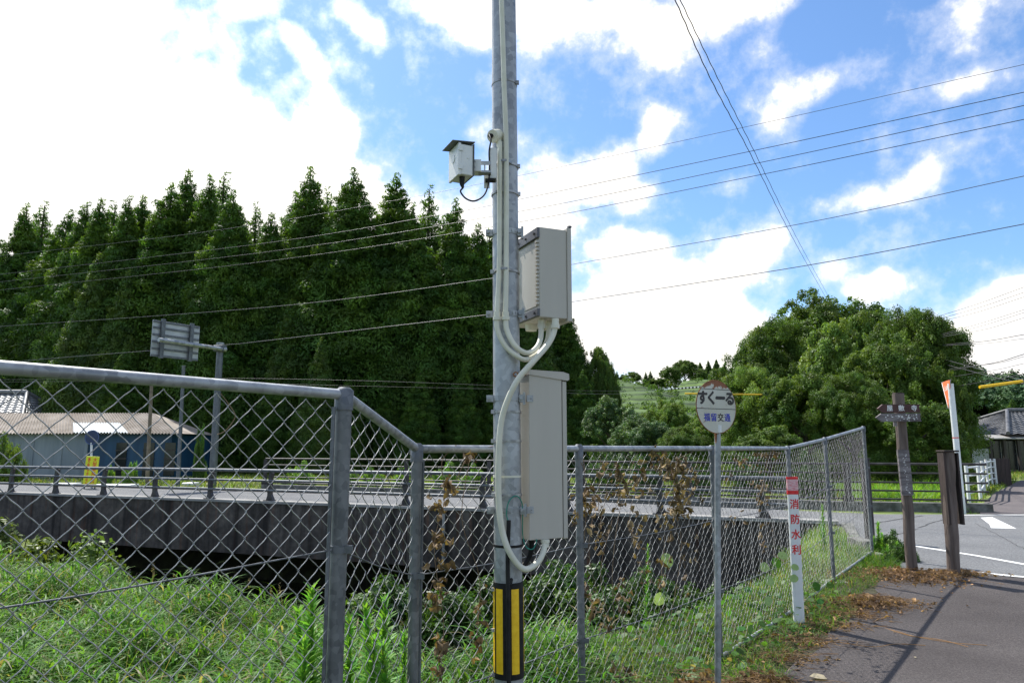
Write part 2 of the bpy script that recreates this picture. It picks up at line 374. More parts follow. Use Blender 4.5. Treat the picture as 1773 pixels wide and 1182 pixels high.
def ground():
    xs = np.unique(np.concatenate([np.linspace(-900, -25, 14), np.arange(-25, 14, .3), np.linspace(14, 900, 14)]))
    ys = np.unique(np.concatenate([np.linspace(-300, -4, 8), np.arange(-4, 27, .3), np.linspace(27, 1400, 14)]))
    X, Y = np.meshgrid(xs, ys); Z = hgt(X, Y); V = np.stack([X, Y, Z], -1).reshape(-1, 3)
    nx, ny = len(xs), len(ys); I = np.arange(nx * ny).reshape(ny, nx)
    F = np.stack([I[:-1, :-1], I[:-1, 1:], I[1:, 1:], I[1:, :-1]], -1).reshape(-1, 4)
    o = link('ground', fastmesh('ground', V, F, True), m_lawn); o['kind'] = 'structure'
    me = o.data; me.materials.append(m_soil)
    c = V[F].mean(1); d = insidedist(c[:, 0], c[:, 1], RAV); mi = ((d > .3) | ((c[:, 0] > -28) & (c[:, 0] < 6) & (c[:, 1] < 9) & (c[:, 1] > -6)) | ((c[:, 0] > -28) & (c[:, 0] < -4) & (c[:, 1] < 21))).astype(np.int32)
    me.polygons.foreach_set('material_index', mi)
    w = MB(); w.prism([(-23, 8), (6.4, 8), (6.4, 19), (-23, 31)], -2.62, -2.48); tag(w.build('stream_water', m_water), kind='structure')
ground()

PE_Y = [-8, -3, 0, 2.5, 4.5, 5.15, 6.25, 7.25, 8.2, 8.72]; PE_X = [.3, .45, .55, 1.0, 1.66, 1.9, 2.75, 3.5, 4.15, 4.45]
def path():
    rows = np.unique(np.concatenate([np.arange(-8, 8.7, .15), [8.28, 8.72]])); nc = 24; V = []
    for y in rows:
        x0 = np.interp(y, PE_Y, PE_X) ; x1 = np.interp(y, [-8, 1.9, 8.28, 8.72], [22, 22, 5.35, 4.5])
        wob = .03 * math.sin(y * 7) + .02 * math.sin(y * 17 + 1)
        for k in range(nc):
            t = (k / (nc - 1)) ** 1.6; x = x0 + wob * (1 - t) * (y < 8.3) + (x1 - x0) * t; V.append((x, y, .08 * float(sstep(y, 5.5, 8.5)) + .004))
    I = np.arange(len(V)).reshape(len(rows), nc); F = np.stack([I[:-1, :-1], I[:-1, 1:], I[1:, 1:], I[1:, :-1]], -1).reshape(-1, 4)
    tag(link('path', fastmesh('path', V, F, True), m_asphalt), kind='structure')
path()
def road():
    m = MB(); z = .084
    E1 = NP(23.6); E2 = (7.95, 15.75)
    deck = [NP(t)[:2] for t in (-26, 23.6)] + [E2] + [NP(15, 4.2)[:2], NP(-26, 4.2)[:2]]
    m.prism([tuple(p) for p in deck], z - .03, z)
    m.prism([(E1.x, E1.y), (5.35, 11.4), (4.85, 9.2), (4.62, 8.74), (5.36, 8.285), (22, 1.905), (30, 14.6), (20, 15.25), (10.4, 15.7), E2], z - .03, z)
    tag(m.build('road', m_road), kind='structure')
    s = MB()
    s.prism([(10.1, 15.72), (19.9, 15.26), (22, 19), (26, 24), (31, 28.4), (60, 30), (60, 33), (22.5, 32), (15.3, 23), (11.6, 18)], z - .03, z + .006)
    tag(s.build('side_path', m_roadp), kind='structure')
    # painted edge line, stop line, arrow head and far edge line
    l = MB(); zz = z + .0035
    def stripe(pts, w):
        P = [Vector(p) for p in pts]
        for a, b in zip(P[:-1], P[1:]):
            t = (b - a).normalized(); n = Vector((-t.y, t.x)) * w / 2
            l.add([(a + n).to_3d() + Vector((0, 0, zz)), (a - n).to_3d() + Vector((0, 0, zz)), (b - n).to_3d() + Vector((0, 0, zz)), (b + n).to_3d() + Vector((0, 0, zz))], [(0, 1, 2, 3)])
    def g(px, py): return at(px, py, 1).xy * (-(CAMZ - zz) / (at(px, py, 1).z - CAMZ))
    stripe([g(1530, 936), g(1560, 940), g(1600, 947), g(1690, 961), g(1790, 979), g(1990, 1018)], .10)
    stripe([g(1689, 990), g(1773, 998), g(2000, 1022)], .10)
    stripe([g(1655, 891), g(1773, 890.5), g(2100, 890)], .12)
    ar = [g(1698, 895.5), g(1718, 894.5), g(1760, 914.5), g(1716, 913.5), g(1713, 907)]
    l.add([p.to_3d() + Vector((0, 0, zz)) for p in ar], [(0, 1, 2, 3, 4)])
    tag(l.build('road_marking', m_line), kind='structure')
def seams():
    def g(px, py): return at(px, py, 1).xy * (-(CAMZ - .0875) / (at(px, py, 1).z - CAMZ))
    m = mat('tar_seam', (.03, .03, .03), (.07, .07, .07), 20, .9); rs = np.random.default_rng(3)
    for pts, w in (([(1512, 906), (1545, 900), (1568, 896), (1600, 892)], .05), ([(1590, 913), (1612, 905), (1640, 896)], .035), ([(1550, 925), (1572, 920), (1590, 915)], .03), ([(1690, 905), (1735, 930), (1773, 950), (1900, 990)], .012)):
        P = [g(*p) for p in pts]; Q = []
        for a, b in zip(P[:-1], P[1:]): Q += [a.lerp(b, t / 8) + Vector((rs.normal(), rs.normal())) * .012 for t in range(8)]
        l = MB()
        for a, b in zip(Q[:-1], Q[1:]):
            t = (b - a).normalized(); n = Vector((-t.y, t.x)) * w / 2; l.add([(v.x, v.y, .0875) for v in (a + n, a - n, b - n, b + n)], [(0, 1, 2, 3)])
        tag(l.build('road_seam', m), kind='structure')
road()
seams()

# ------------------------------------------------------------------ bridge
def bridge():
    r = empty('road_bridge', NP(5, 2, 0), label='low concrete road bridge with dark stained girder across the ravine', cat='bridge')
    inv = Matrix.Translation(-r.location)
    ang = math.atan2(ND[1], ND[0])
    M = inv @ Matrix.Translation((NA[0], NA[1], 0)) @ Matrix.Rotation(ang, 4, 'Z')
    g = MB(); g.box((-26, -.1, -1.18), (14.2, .28, .10), M); g.box((14.22, -.1, -1.18), (17.4, .28, .10), M); g.build('girder', m_girder, r)
    c = MB(); c.box((-26, -.14, .10), (23.4, .26, .155), M); c.build('kerb_edge', m_concl, r)
    g = MB(); g.box((-26, 3.9, -1.18), (17.4, 4.3, .10), M); g.build('girder', m_conc, r)
    g = MB(); g.box((-26, .28, -.38), (17.4, 3.9, .05), M); g.build('deck_slab', m_conc, r)
    a = MB(); a.box((17.42, -.1, -2.9), (23.4, .9, .10), M); a.box((17.42, .9, -2.9), (18.6, 4.3, .05), M); a.build('abutment', m_girder, r)
    a = MB(); a.box((-7.5, .3, -2.9), (-6.6, 4.2, -.38), M); a.build('abutment', m_conc, r)
    p = MB(); p.tube([M @ Vector((15.2, -.14, .1)), M @ Vector((15.2, -.14, -1.0))], .035, 8); p.build('drain_pipe', m_concl, r)
bridge()
b_ = MB(); b_.prism([(4.98, 10.62), (5.12, 10.58), (5.42, 11.4), (6.3, 13.5), (6.12, 13.56)], -2.2, .13)
tag(b_.build('retaining_wall', m_kerb), 'pale concrete retaining wall between the bridge and the fence end', 'wall')

def rail_run(root, pts, zs, radii, m, mlow=None):
    for z, rad in zip(zs, radii):
        t = MB(); t.tube([Vector((p[0], p[1], z)) - root.location for p in pts], rad, 10); t.build('rail', m, root)

def near_guard():
    r = empty('bridge_guard_rail', NP(5, 0, .15), label='three-tube guard rail on the bridge edge nearest the camera', cat='guard rail')
    rail_run(r, [NP(-24, .02), NP(22.6, .02)], (.915, .66, .42), (.042, .032, .032), m_galvd)
    ang = math.atan2(ND[1], ND[0])
    for k in range(-18, 4):
        t = 16.08 + 2.0 * k
        if t > 22.5: break
        M = Matrix.Translation(NP(t, .06, .155) - r.location) @ Matrix.Rotation(ang, 4, 'Z')
        b = MB(); b.prism([(-.10, 0), (.14, 0), (.05, .16), (.035, .45), (.07, .70), (.02, .74), (-.03, .70), (-.07, .42), (-.055, .14)], -.045, .045, M @ Matrix.Rotation(R(90), 4, 'X'))
        b.box((-.15, -.09, 0), (.13, .09, .02), M); b.build('post', m_railbrown, r)
near_guard()
def far_guard():
    P = [Vector((-8.5, 24.9, 0)), Vector((7.6, 17.1, 0)), Vector((10.75, 16.35, 0))]
    r = empty('roadside_railing', (2, 20.3, .1), label='five-bar brown railing along the far side of the bridge road', cat='railing')
    rail_run(r, P, (1.13, .92, .71, .52, .33), (.03, .022, .022, .022, .022), m_railbrown)
    L = [(P[1] - P[0]).length, (P[2] - P[1]).length]
    def at_t(s): return P[0].lerp(P[1], s / L[0]) if s <= L[0] else P[1].lerp(P[2], min(1, (s - L[0]) / L[1]))
    for s in (0, 2.9, 5.8, 8.7, 11.6, 14.5, L[0] + .3, L[0] + 2.65):
        q = at_t(s) - r.location; b = MB(); b.prism([(-.06, -.05), (.06, -.05), (.06, .05), (-.06, .05)], .14, 1.1, Matrix.Translation(q))
        b.prism([(-.1, -.07), (.1, -.07), (.1, .07), (-.1, .07)], .14, .4, Matrix.Translation(q)); b.build('post', m_railbrown, r)
    k = MB()
    for a, b_ in zip(P[:-1], P[1:]):
        d = (b_ - a).normalized(); n = Vector((-d.y, d.x, 0)); aa = a - n * .16; bb = b_ - n * .16; cc = b_ + n * .2; dd = a + n * .2
        k.prism([(v.x - r.location.x, v.y - r.location.y) for v in (aa, bb, cc, dd)], -.1, .16)
    k.build('kerb', m_kerb, r)
far_guard()

# ------------------------------------------------------------------ chain-link fence
FP = [(-3.1, -.65), (-1.84, .92), (-.59, 2.5), (-.41, 3.1), (.375, 4.05), (1.5, 5.4), (2.645, 6.9), (3.53, 8.1), (4.71, 9.6)]
FT = [1.7, 1.7, 1.69, 1.5, 1.5, 1.5, 1.5, 1.60, 1.77]
FB = [.15, .12, .1, -.05, -.04, -.02, .0, .05, .13]
FR = [.024, .024, .0275, .0225, .021, .021, .021, .021, .022]
def multitube(polys, nref, r, n=5):
    """polys (k, m, 3): k polylines of m points"""
    P = np.asarray(polys); T = np.gradient(P, axis=1); T /= np.linalg.norm(T, axis=2, keepdims=True) + 1e-9
    X = np.cross(T, nref); X /= np.linalg.norm(X, axis=2, keepdims=True) + 1e-9; Yv = np.cross(X, T)
    a = np.arange(n) * 2 * np.pi / n
    V = P[:, :, None, :] + r * (X[:, :, None, :] * np.cos(a)[None, None, :, None] + Yv[:, :, None, :] * np.sin(a)[None, None, :, None])
    k, m = P.shape[:2]; I = np.arange(k * m * n).reshape(k, m, n)
    F = np.stack([I[:, :-1, :], np.roll(I, -1, 2)[:, :-1, :], np.roll(I, -1, 2)[:, 1:, :], I[:, 1:, :]], -1).reshape(-1, 4)
    return V.reshape(-1, 3), F
def meshpanel(i, root):
    p0 = np.array(FP[i]); p1 = np.array(FP[i + 1]); d = p1 - p0; L = np.linalg.norm(d); d /= L; nrm = np.array([d[1], -d[0], 0.0])
    g0, g1 = FR[i] + .012, FR[i + 1] + .012; Lu = L - g0 - g1; n = max(6, int(round(Lu / .0395))); P = Lu / n; H = .0395
    VV = []; FF = []; base = 0
    for w in range(n):
        u0 = g0 + w * P; s = (u0 + P / 2) / L; zb = FB[i] + (FB[i + 1] - FB[i]) * s + .03; zt = FT[i] + (FT[i + 1] - FT[i]) * s - .028
        m = int((zt - zb) / H); pts = []
        for j in range(m + 1):
            ph = (j + w) % 2; z = zt - (m - j) * H; ua = u0 + P * ph; ub = u0 + P * (1 - ph); front = 1 if ph == 0 else -1
            ov = .0016 * (1 if ph else -1)
            pts.append((ua + ov, 0, z))
            if j < m:
                for t in (.09, .3, .5, .7, .91):
                    pts.append((ua + (ub - ua) * t, front * .0042 * math.sin(math.pi * t) ** .5, z + H * t + .0016 * math.sin(2 * math.pi * t)))
        pts = np.array(pts); sag = .006 * math.sin(w * 1.3 + i)
        W = np.stack([p0[0] + d[0] * pts[:, 0], p0[1] + d[1] * pts[:, 0], pts[:, 2]], -1) + nrm * (pts[:, 1:2] + sag * np.sin((pts[:, 2:3] - zb) * 2.2))
        V, F = multitube(W[None], nrm, .0016 if i < 4 else .00135, 5 if i < 4 else 4)
        VV.append(V); FF.append(F + base); base += len(V)
        tw = MB()
    V = np.concatenate(VV) - np.array(root.location); me = fastmesh('mesh_panel', V, np.concatenate(FF), True)
    link('mesh_panel', me, m_wire, root)
def fence():
    r = empty('chain_link_fence', (.375, 4.05, -.04), label='galvanised chain-link fence with tube rails between the path and the ravine', cat='fence')
    O = r.location
    for i, (x, y) in enumerate(FP):
        z0, z1, rad = FB[i] - .35, FT[i], FR[i]
        b = MB(); b.tube([Vector((x, y, z0)) - O, Vector((x, y, z1 - .01)) - O], rad, 18)
        b.build('post', m_postg, r)
        c = MB(); c.tube([Vector((x, y, z1 - .06)) - O, Vector((x, y, z1 + .008)) - O, Vector((x, y, z1 + .02)) - O], [rad + .005, rad + .005, rad * .7], 18)
        c.build('post_cap', m_galvd, r)
        for zz in ((z1 - .53, z1 - 1.03) if i else ()):
            c = MB(); c.tube([Vector((x, y, zz - .012)) - O, Vector((x, y, zz + .012)) - O], rad + .004, 16)
            c.box((x - .012 - O.x + rad, y - .02 - O.y, zz - .012 - O.z), (x + .02 - O.x + rad, y + .004 - O.y, zz + .012 - O.z)); c.build('band', m_galvd, r)
        if i in (2, 3):   # flat tension bar beside the terminal posts
            for sgn in ((-1, 1) if i == 2 else (1,)):
                q = FP[i + sgn]; dd = (Vector(q) - Vector((x, y))).normalized(); a = Vector((x, y)) + dd * (rad + .016)
                t = MB(); t.tube([Vector((a.x, a.y, FB[i])) - O, Vector((a.x, a.y, z1 - .05)) - O], .007, 6); t.build('tension_bar', m_galvd, r)
    for i in range(len(FP) - 1):
        a = Vector((*FP[i], FT[i] - .005)); b = Vector((*FP[i + 1], FT[i + 1] - .005)); d = (b - a).normalized()
        t = MB(); t.tube([a + d * FR[i] * .7 - O, b - d * FR[i + 1] * .7 - O], .0178, 14); t.build('top_rail', m_galv, r)
        for dz in (.53, 1.03):
            a2 = Vector((*FP[i], FT[i] - dz)); b2 = Vector((*FP[i + 1], FT[i + 1] - dz)); mid = (a2 + b2) / 2 - Vector((0, 0, .035 if i < 2 else .012))
            t = MB(); t.tube([p - O for p in spline([a2, mid, b2], 6)], .0028, 6); t.build('tension_wire', m_galvd, r)
        if i >= 5:
            a = Vector((*FP[i], FB[i] + .03)); b = Vector((*FP[i + 1], FB[i + 1] + .03)); t = MB(); t.tube([a - O, b - O], .0165, 10); t.build('bottom_rail', m_galv, r)
        meshpanel(i, r)
fence()
for (i, s) in ((7, 0), (8, 0)):
    x, y = FP[i]; k = MB(); k.box((x - .13, y - .1, -.2), (x + .13, y + .12, FB[i] + .01), None, .015)
    tag(k.build('footing_block', m_concl), 'pale concrete footing under the ' + ('last fence post beside the road' if i == 8 else 'second last fence post at the path edge'), 'concrete block')
pb = at(1506, 922, 11.3); q = empty('rail_end_post', pb, label='thick dark brown steel post standing right behind the end of the chain-link fence', cat='post')
k = MB(); k.box((-.055, -.055, -.2), (.055, .055, 1.12), None, .01); k.build('shaft', m_railbrown, q); k = MB(); k.box((-.065, -.065, 1.121), (.065, .065, 1.14)); k.build('cap', m_railbrown, q)
k = MB(); k.box((4.82, 10.0, -.1), (5.0, 10.55, .24), None, .02)
tag(k.build('concrete_block', m_kerb), 'weathered concrete upstand just behind the end of the chain-link fence', 'concrete block')

# ------------------------------------------------------------------ steel pole and what hangs on it
PX0, PX1 = -.0150, -.0415         # axis x at z = .9 and z = 3.9
def axis(z): return Vector((PX0 + (PX1 - PX0) * (z - .9) / 3.0, 3.0, z))
PR = .0572
def zat(py, Y=3.0): return at(878, py, Y).z
def arc_band(mb, z, r, h=.012, t=.003, O=Vector((0, 0, 0)), tilt=0):
    c = axis(z) - O; n = 28; pts = []
    V = []; F = []
    for k in range(n):
        a = 2 * math.pi * k / n
        for rr, dz in ((r, -h / 2), (r + t, -h / 2), (r + t, h / 2), (r, h / 2)):
            V.append(c + Vector((rr * math.cos(a), rr * math.sin(a), dz + tilt * math.cos(a))))
    for k in range(n):
        a = 4 * k; b = 4 * ((k + 1) % n)
        for j in range(4): F.append((a + j, b + j, b + (j + 1) % 4, a + (j + 1) % 4))
    mb.add(V, F)
def steel_pole():
    O = axis(0); r = empty('steel_pole', O, label='tall galvanised steel pole carrying the grey cabinets in the centre', cat='pole')
    b = MB(); b.tube([axis(-.5) - O, axis(2.2) - O, axis(6.6) - O], [.058, .0565, .053], 36); b.build('shaft', m_galv, r)
    # reflective warning sleeve
    z0, z1 = zat(1178, 2.94), zat(1010, 2.94)
    s = MB(); s.tube([axis(z0) - O, axis(z1) - O], .0615, 36); s.build('warning_sleeve', m_black, r)
    for a0 in (-142, -78, -14, 50, 114, 178):
        V = []; F = []; n = 5
        for k in range(n + 1):
            a = R(a0 + 31 * k / n)
            for z in (z0 + .022, z1 - .022): V.append(axis(z) - O + Vector((.0622 * math.cos(a), .0622 * math.sin(a), 0)))
        for k in range(n): F.append((2 * k, 2 * k + 2, 2 * k + 3, 2 * k + 1))
        t = MB(); t.add(V, F, True); t.build('reflective_stripe', m_yellow, r)
    for py, h in ((148, .009), (-30, .009)):
        c = MB(); zz = zat(py); arc_band(c, zz, PR - .002, .010, .003, O, .0); c.box((.05, -.03, -.008), (.066, -.018, .008), Matrix.Translation(axis(zz) - O)); c.build('strap', m_wire, r)
    for py in (1018, 1088, 1165):
        c = MB(); zz = zat(py); c.box((-.068, -.026, -.006), (-.055, -.012, .006), Matrix.Translation(axis(zz) - O)); c.build('sleeve_clip', m_wire, r)
steel_pole()

def tie(name, pys, label, group, m=m_wire, h=.010, buckle=True):
    for py, lab in pys:
        zz = zat(py); c = MB(); arc_band(c, zz, PR + .001, h, .0025)
        c.box((.012, -.063, -.006), (.036, -.056, .007), Matrix.Translation(axis(zz)))
        tag(c.build(name, m), lab, 'strap', group)

# ---- conduits (cream hose bundles)
def hose(name, pts, r, m, label, cat='conduit', ribs=False, collars=(), group=None):
    root = empty(name, pts[0], label=label, cat=cat, group=group); O = Vector(pts[0])
    P = spline(pts, 12); b = MB()
    if ribs:
        P2 = [P[0]]; L = 0
        Q = [];
        for a, c in zip(P[:-1], P[1:]):
            n = max(1, int((c - a).length / .0035))
            Q += [a.lerp(c, k / n) for k in range(n)]
        Q.append(P[-1]); rs = [r * (1 if (i // 1) % 2 else .955) for i in range(len(Q))]
        b.tube([q - O for q in Q], rs, 14)
    else: b.tube([q - O for q in P], r, 16)
    b.build('tube', m, root)
    for (p, d, rr, ln) in collars:
        d = Vector(d).normalized(); p = Vector(p) - O; c = MB()
        c.tube([p - d * ln / 2, p + d * ln * .1], rr, 16); c.tube([p + d * ln * .1, p + d * ln / 2], rr * 1.18, 16); c.build('collar', m, root)
    return root
YC = 2.925
def a_(px, py, Y=YC): return at(px, py, Y)
hose('conduit', [a_(865, -90), a_(868.5, 0), a_(873, 150), a_(876.5, 260), a_(876.5, 460), a_(875.5, 548), a_(879, 575), a_(893, 600), a_(912, 611, 2.95), a_(928, 603, 2.98), a_(936, 585, 3.02), a_(937.5, 556, 3.05)], .0112, m_cream,
     'cream conduit running down the pole front from above and looping under the upper cabinet', collars=[(a_(875.5, 547), (0, 0, -1), .0142, .035), (a_(937.5, 560, 3.05), (0, 0, -1), .0145, .04)])
hose('conduit', [a_(865.5, 246, 2.92), a_(865.5, 300), a_(864.5, 460), a_(860.5, 548), a_(863, 575), a_(876, 600), a_(896, 617), a_(912, 622, 2.96), a_(932, 611, 3.02), a_(947, 590, 3.08), a_(951, 560, 3.1)], .0105, m_cream,
     'cream conduit starting at the round junction fitting beside the small camera', collars=[(a_(860.5, 547), (0, 0, -1), .0138, .035), (a_(951, 562, 3.1), (0, 0, -1), .0138, .035)])
hose('flexible_conduit', [a_(961.5, 556, 3.0), a_(959, 575, 3.0), a_(948, 597, 2.97), a_(922, 627, 2.92), a_(898, 655, 2.9), a_(880, 690, 2.9), a_(868, 730, 2.91), a_(863.5, 790, 2.91), a_(863.5, 860, 2.91), a_(869, 915, 2.91), a_(883, 957, 2.91), a_(906, 984, 2.93), a_(928, 976, 2.97), a_(940, 957, 3.0), a_(944, 935, 3.02)], .0125, m_cream,
     'ribbed cream flexible hose curving from the upper cabinet down to the lower cabinet', ribs=True, collars=[(a_(961.5, 560, 3.0), (0, 0, -1), .0155, .042), (a_(944, 940, 3.02), (0, 0, 1), .0155, .03)])
hose('flexible_conduit', [a_(920, 930, 3.06), a_(920, 950, 3.06), a_(914, 968, 3.06), a_(900, 985, 3.04), a_(886, 1000, 2.96), a_(881, 1012, 2.94)], .011, m_black, 'short black hose tucked behind the bottom loop of the cream hose')
hose('cable', [a_(881, 900, 2.932), a_(879, 960, 2.925), a_(879.5, 1010, 2.92), a_(880, 1100, 2.92), a_(881, 1180, 2.92), a_(881, 1240, 2.92)], .0085, m_black, 'straight black cable cover running down over the yellow striped sleeve', 'cable')
hose('earth_wire', [a_(880, 902, 2.93), a_(877, 888, 2.93), a_(881, 868, 2.93), a_(893, 858, 2.94), a_(903, 868, 2.96), a_(905, 890, 2.98), a_(905, 925, 3.0), a_(911, 946, 3.0), a_(922, 950, 3.0), a_(928, 940, 3.0), a_(929, 933, 3.0)], .0022, m_green_wire, 'thin green wire curling beside the lower cabinet', 'wire')

def cable_strap(py, x0, x1, label):
    zz = zat(py, 2.95); r = empty('cable_strap', axis(zz), label=label, cat='strap', group='steel straps round the pole')
    c = MB(); w = []
    for k in range(30):
        a = 2 * math.pi * k / 30; p = Vector((PR * math.cos(a) * 1.02, PR * math.sin(a) * 1.02, 0))
        px = CX + (axis(zz).x + p.x) / 2.93 * FPX
        if p.y < 0 and x0 < px < x1: p.y -= .026 * min(1, min(px - x0, x1 - px) / 4)
        w.append(p)
    V = []; F = []
    for k, p in enumerate(w):
        for dz in (-.005, .005): V += [p + Vector((0, 0, dz)), p * 1.04 + Vector((0, 0, dz))]
    for k in range(30):
        a, b = 4 * k, 4 * ((k + 1) % 30); F += [(a + 1, b + 1, b + 3, a + 3), (a, a + 2, b + 2, b), (a, b, b + 1, a + 1), (a + 2, a + 3, b + 3, b + 2)]
    c.add(V, F); c.build('band', m_wire, r)
    b = MB(); b.box((-.066, -.03, -.008), (-.05, -.012, .008)); b.build('buckle', m_galv, r)
cable_strap(283, 858, 884, 'steel strap holding two conduits level with the small camera')
cable_strap(468, 855, 884, 'steel strap holding two conduits beside the middle of the upper cabinet')
cable_strap(712, 862, 878, 'steel strap with buckle just under the upper bracket of the lower cabinet')
cable_strap(763, 856, 872, 'steel strap round the cream hose level with the fence top rail')
cable_strap(857, 856, 872, 'steel strap round the cream hose just above the lower bracket')
c = MB(); arc_band(c, zat(824), PR, .009, .002); tag(c.build('cable_tie', m_cream), 'thin pale cable tie round the pole between two steel straps', 'strap')
c = MB(); arc_band(c, zat(943), PR, .010, .003); tag(c.build('cable_tie', m_black), 'black band round the pole above the yellow striped sleeve', 'strap')

def bracket(root, py, O, m=m_galv, Y=3.0, slotted=False):
    """pole clamp band with ears and a channel that reaches the cabinet"""
    zz = zat(py, Y); b = MB(); arc_band(b, zz, PR - .001, .022, .004, O)
    b.box((-.085, -.02, -.014), (-.052, -.004, .014), Matrix.Translation(axis(zz) - O))
    b.tube([axis(zz) - O + Vector((-.075, -.034, 0)), axis(zz) - O + Vector((-.075, .02, 0))], .007, 6)
    if slotted:
        for k in range(4):
            a = R(-78 + 17 * k); q = axis(zz) - O + Vector((math.cos(a), math.sin(a), 0)) * (PR + .003)
            b.box((-.003, -.003, -.006), (.003, .001, .006), Matrix.Translation(q) @ Matrix.Rotation(a + R(90), 4, 'Z'))
    b.box((.052, -.03, -.016), (.068, .0, .016), Matrix.Translation(axis(zz) - O))
    b.box((.068, -.026, -.026), (.078, -.004, .026), Matrix.Translation(axis(zz) - O))
    b.tube([axis(zz) - O + Vector((.06, -.04, 0)), axis(zz) - O + Vector((.06, -.028, 0))], .008, 6)
    b.build('bracket', m, root)

# ---- upper cabinet
def upper_cabinet():
    al = R(23); s = Vector((math.cos(al), math.sin(al), 0)); bk = Vector((-math.sin(al), math.cos(al), 0))
    c0 = at(935, 548, 2.98); zt = at(935, 392, 2.98).z; H = zt - c0.z; W = .155; D = .30
    O = c0.copy(); r = empty('equipment_cabinet', O, label='upper warm grey cabinet with louvred side bolted to the steel pole', cat='cabinet')
    M = Matrix(((s.x, bk.x, 0, 0), (s.y, bk.y, 0, 0), (0, 0, 1, 0), (0, 0, 0, 1)))   # local x = side, y = away, z up
    b = MB(); b.box((0, .004, 0), (W - .022, D, H), M, .003); b.build('housing', m_paint, r)
    d = MB(); d.box((W - .0215, -.002, -.012), (W, D + .004, H + .012), M, .004); d.build('door', m_paint, r)
    h = MB(); h.box((W - .014, -.005, H + .012), (W, .014, H + .02), M); h.build('hinge_cap', m_paintd, r)
    # recessed panel on the pole side, mounting rails, louvre column, lock
    p = MB(); p.box((-.004, .03, .05), (.0, D - .03, H - .06), M, .0015); p.build('side_panel', m_paint, r)
    for z0, z1 in ((.004, .036), (H - .048, H - .004)):
        q = MB(); q.box((-.012, -.001, z0), (-.0002, D + .01, z1), M, .001)
        for yy in (.03, .12, .2): q.tube([M @ Vector((-.013, yy, (z0 + z1) / 2)), M @ Vector((-.019, yy, (z0 + z1) / 2))], .006, 6)
        q.build('mounting_rail', m_paintd, r)
    n = 17
    for k in range(n):
        z = .055 + (H - .125) * k / (n - 1); q = MB()
        q.prism([(.006, z), (.024, z), (.024, z + .010), (.006, z + .010)], 0, .012, M @ Matrix(((0, 0, -1, 0), (1, 0, 0, 0), (0, 1, 0, 0), (0, 0, 0, 1))))
        q.build('louvre', m_paint, r)
    q = MB(); q.box((-.016, D - .075, .05), (-.004, D - .055, H - .06), M, .001); q.build('door_strip', m_cream, r)
    q = MB(); q.tube([M @ Vector((-.016, D - .065, H * .42)), M @ Vector((-.026, D - .065, H * .42))], .016, 14); q.build('lock', m_wire, r)
    q = MB(); q.tube([M @ Vector((.05, .20, -.028)), M @ Vector((.05, .20, 0))], [.028, .034], 6); q.build('bottom_gland', m_cream, r)
    for py in (405, 545): bracket(r, py, O, slotted=True)
upper_cabinet()

def lower_cabinet():
    al = R(30); s = Vector((math.cos(al), math.sin(al), 0)); bk = Vector((-math.sin(al), math.cos(al), 0))
    c0 = at(917, 935, 2.99); zt = at(917, 648, 2.99).z; H = zt - c0.z; W = .19; D = .28
    O = c0.copy(); r = empty('equipment_cabinet', O, label='tall narrow grey cabinet with a hooded lid low on the steel pole', cat='cabinet')
    M = Matrix(((s.x, bk.x, 0, 0), (s.y, bk.y, 0, 0), (0, 0, 1, 0), (0, 0, 0, 1)))
    b = MB(); b.box((0, 0, 0), (W - .025, D, H - .002), M, .002); b.build('housing', m_paint, r)
    b = MB(); b.box((W - .0255, .003, .004), (W - .022, D - .003, H - .02), M); b.build('door_seal', m_black, r)
    d = MB(); d.box((W - .0215, -.001, -.004), (W, D, H - .022), M, .003); d.build('door', m_paint, r)
    l = MB(); l.prism([(-.003, H - .001), (W + .004, H - .018), (W + .012, H - .012), (W + .01, H + .012), (W - .02, H + .019), (-.003, H + .02)], -(D + .006), .006, M @ Matrix(((1, 0, 0, 0), (0, 0, -1, 0), (0, 1, 0, 0), (0, 0, 0, 1)))); l.build('lid', m_paint, r)
    for py in (690, 882):
        bracket(r, py, O)
        z = zat(py) - O.z; q = MB(); q.box((-.014, -.004, z - .014), (.018, -.0005, z + .014), M); q.tube([M @ Vector((.008, -.004, z)), M @ Vector((.008, -.008, z))], .003, 6); q.build('bracket_tab', m_galv, r)
lower_cabinet()
# small eye bolt above the lid
e = MB(); q = at(893, 648, 2.935); e.tube([q + Vector((.009 * math.cos(a), 0, .009 * math.sin(a))) for a in np.linspace(0, 2 * math.pi, 13)[:-1]], .003, 6, closed=True); e.tube([q + Vector((.009, 0, 0)), q + Vector((.04, .03, 0))], .004, 6)
tag(e.build('eye_bolt', m_rust), 'small rusty eye bolt on the pole above the lower cabinet', 'bolt')

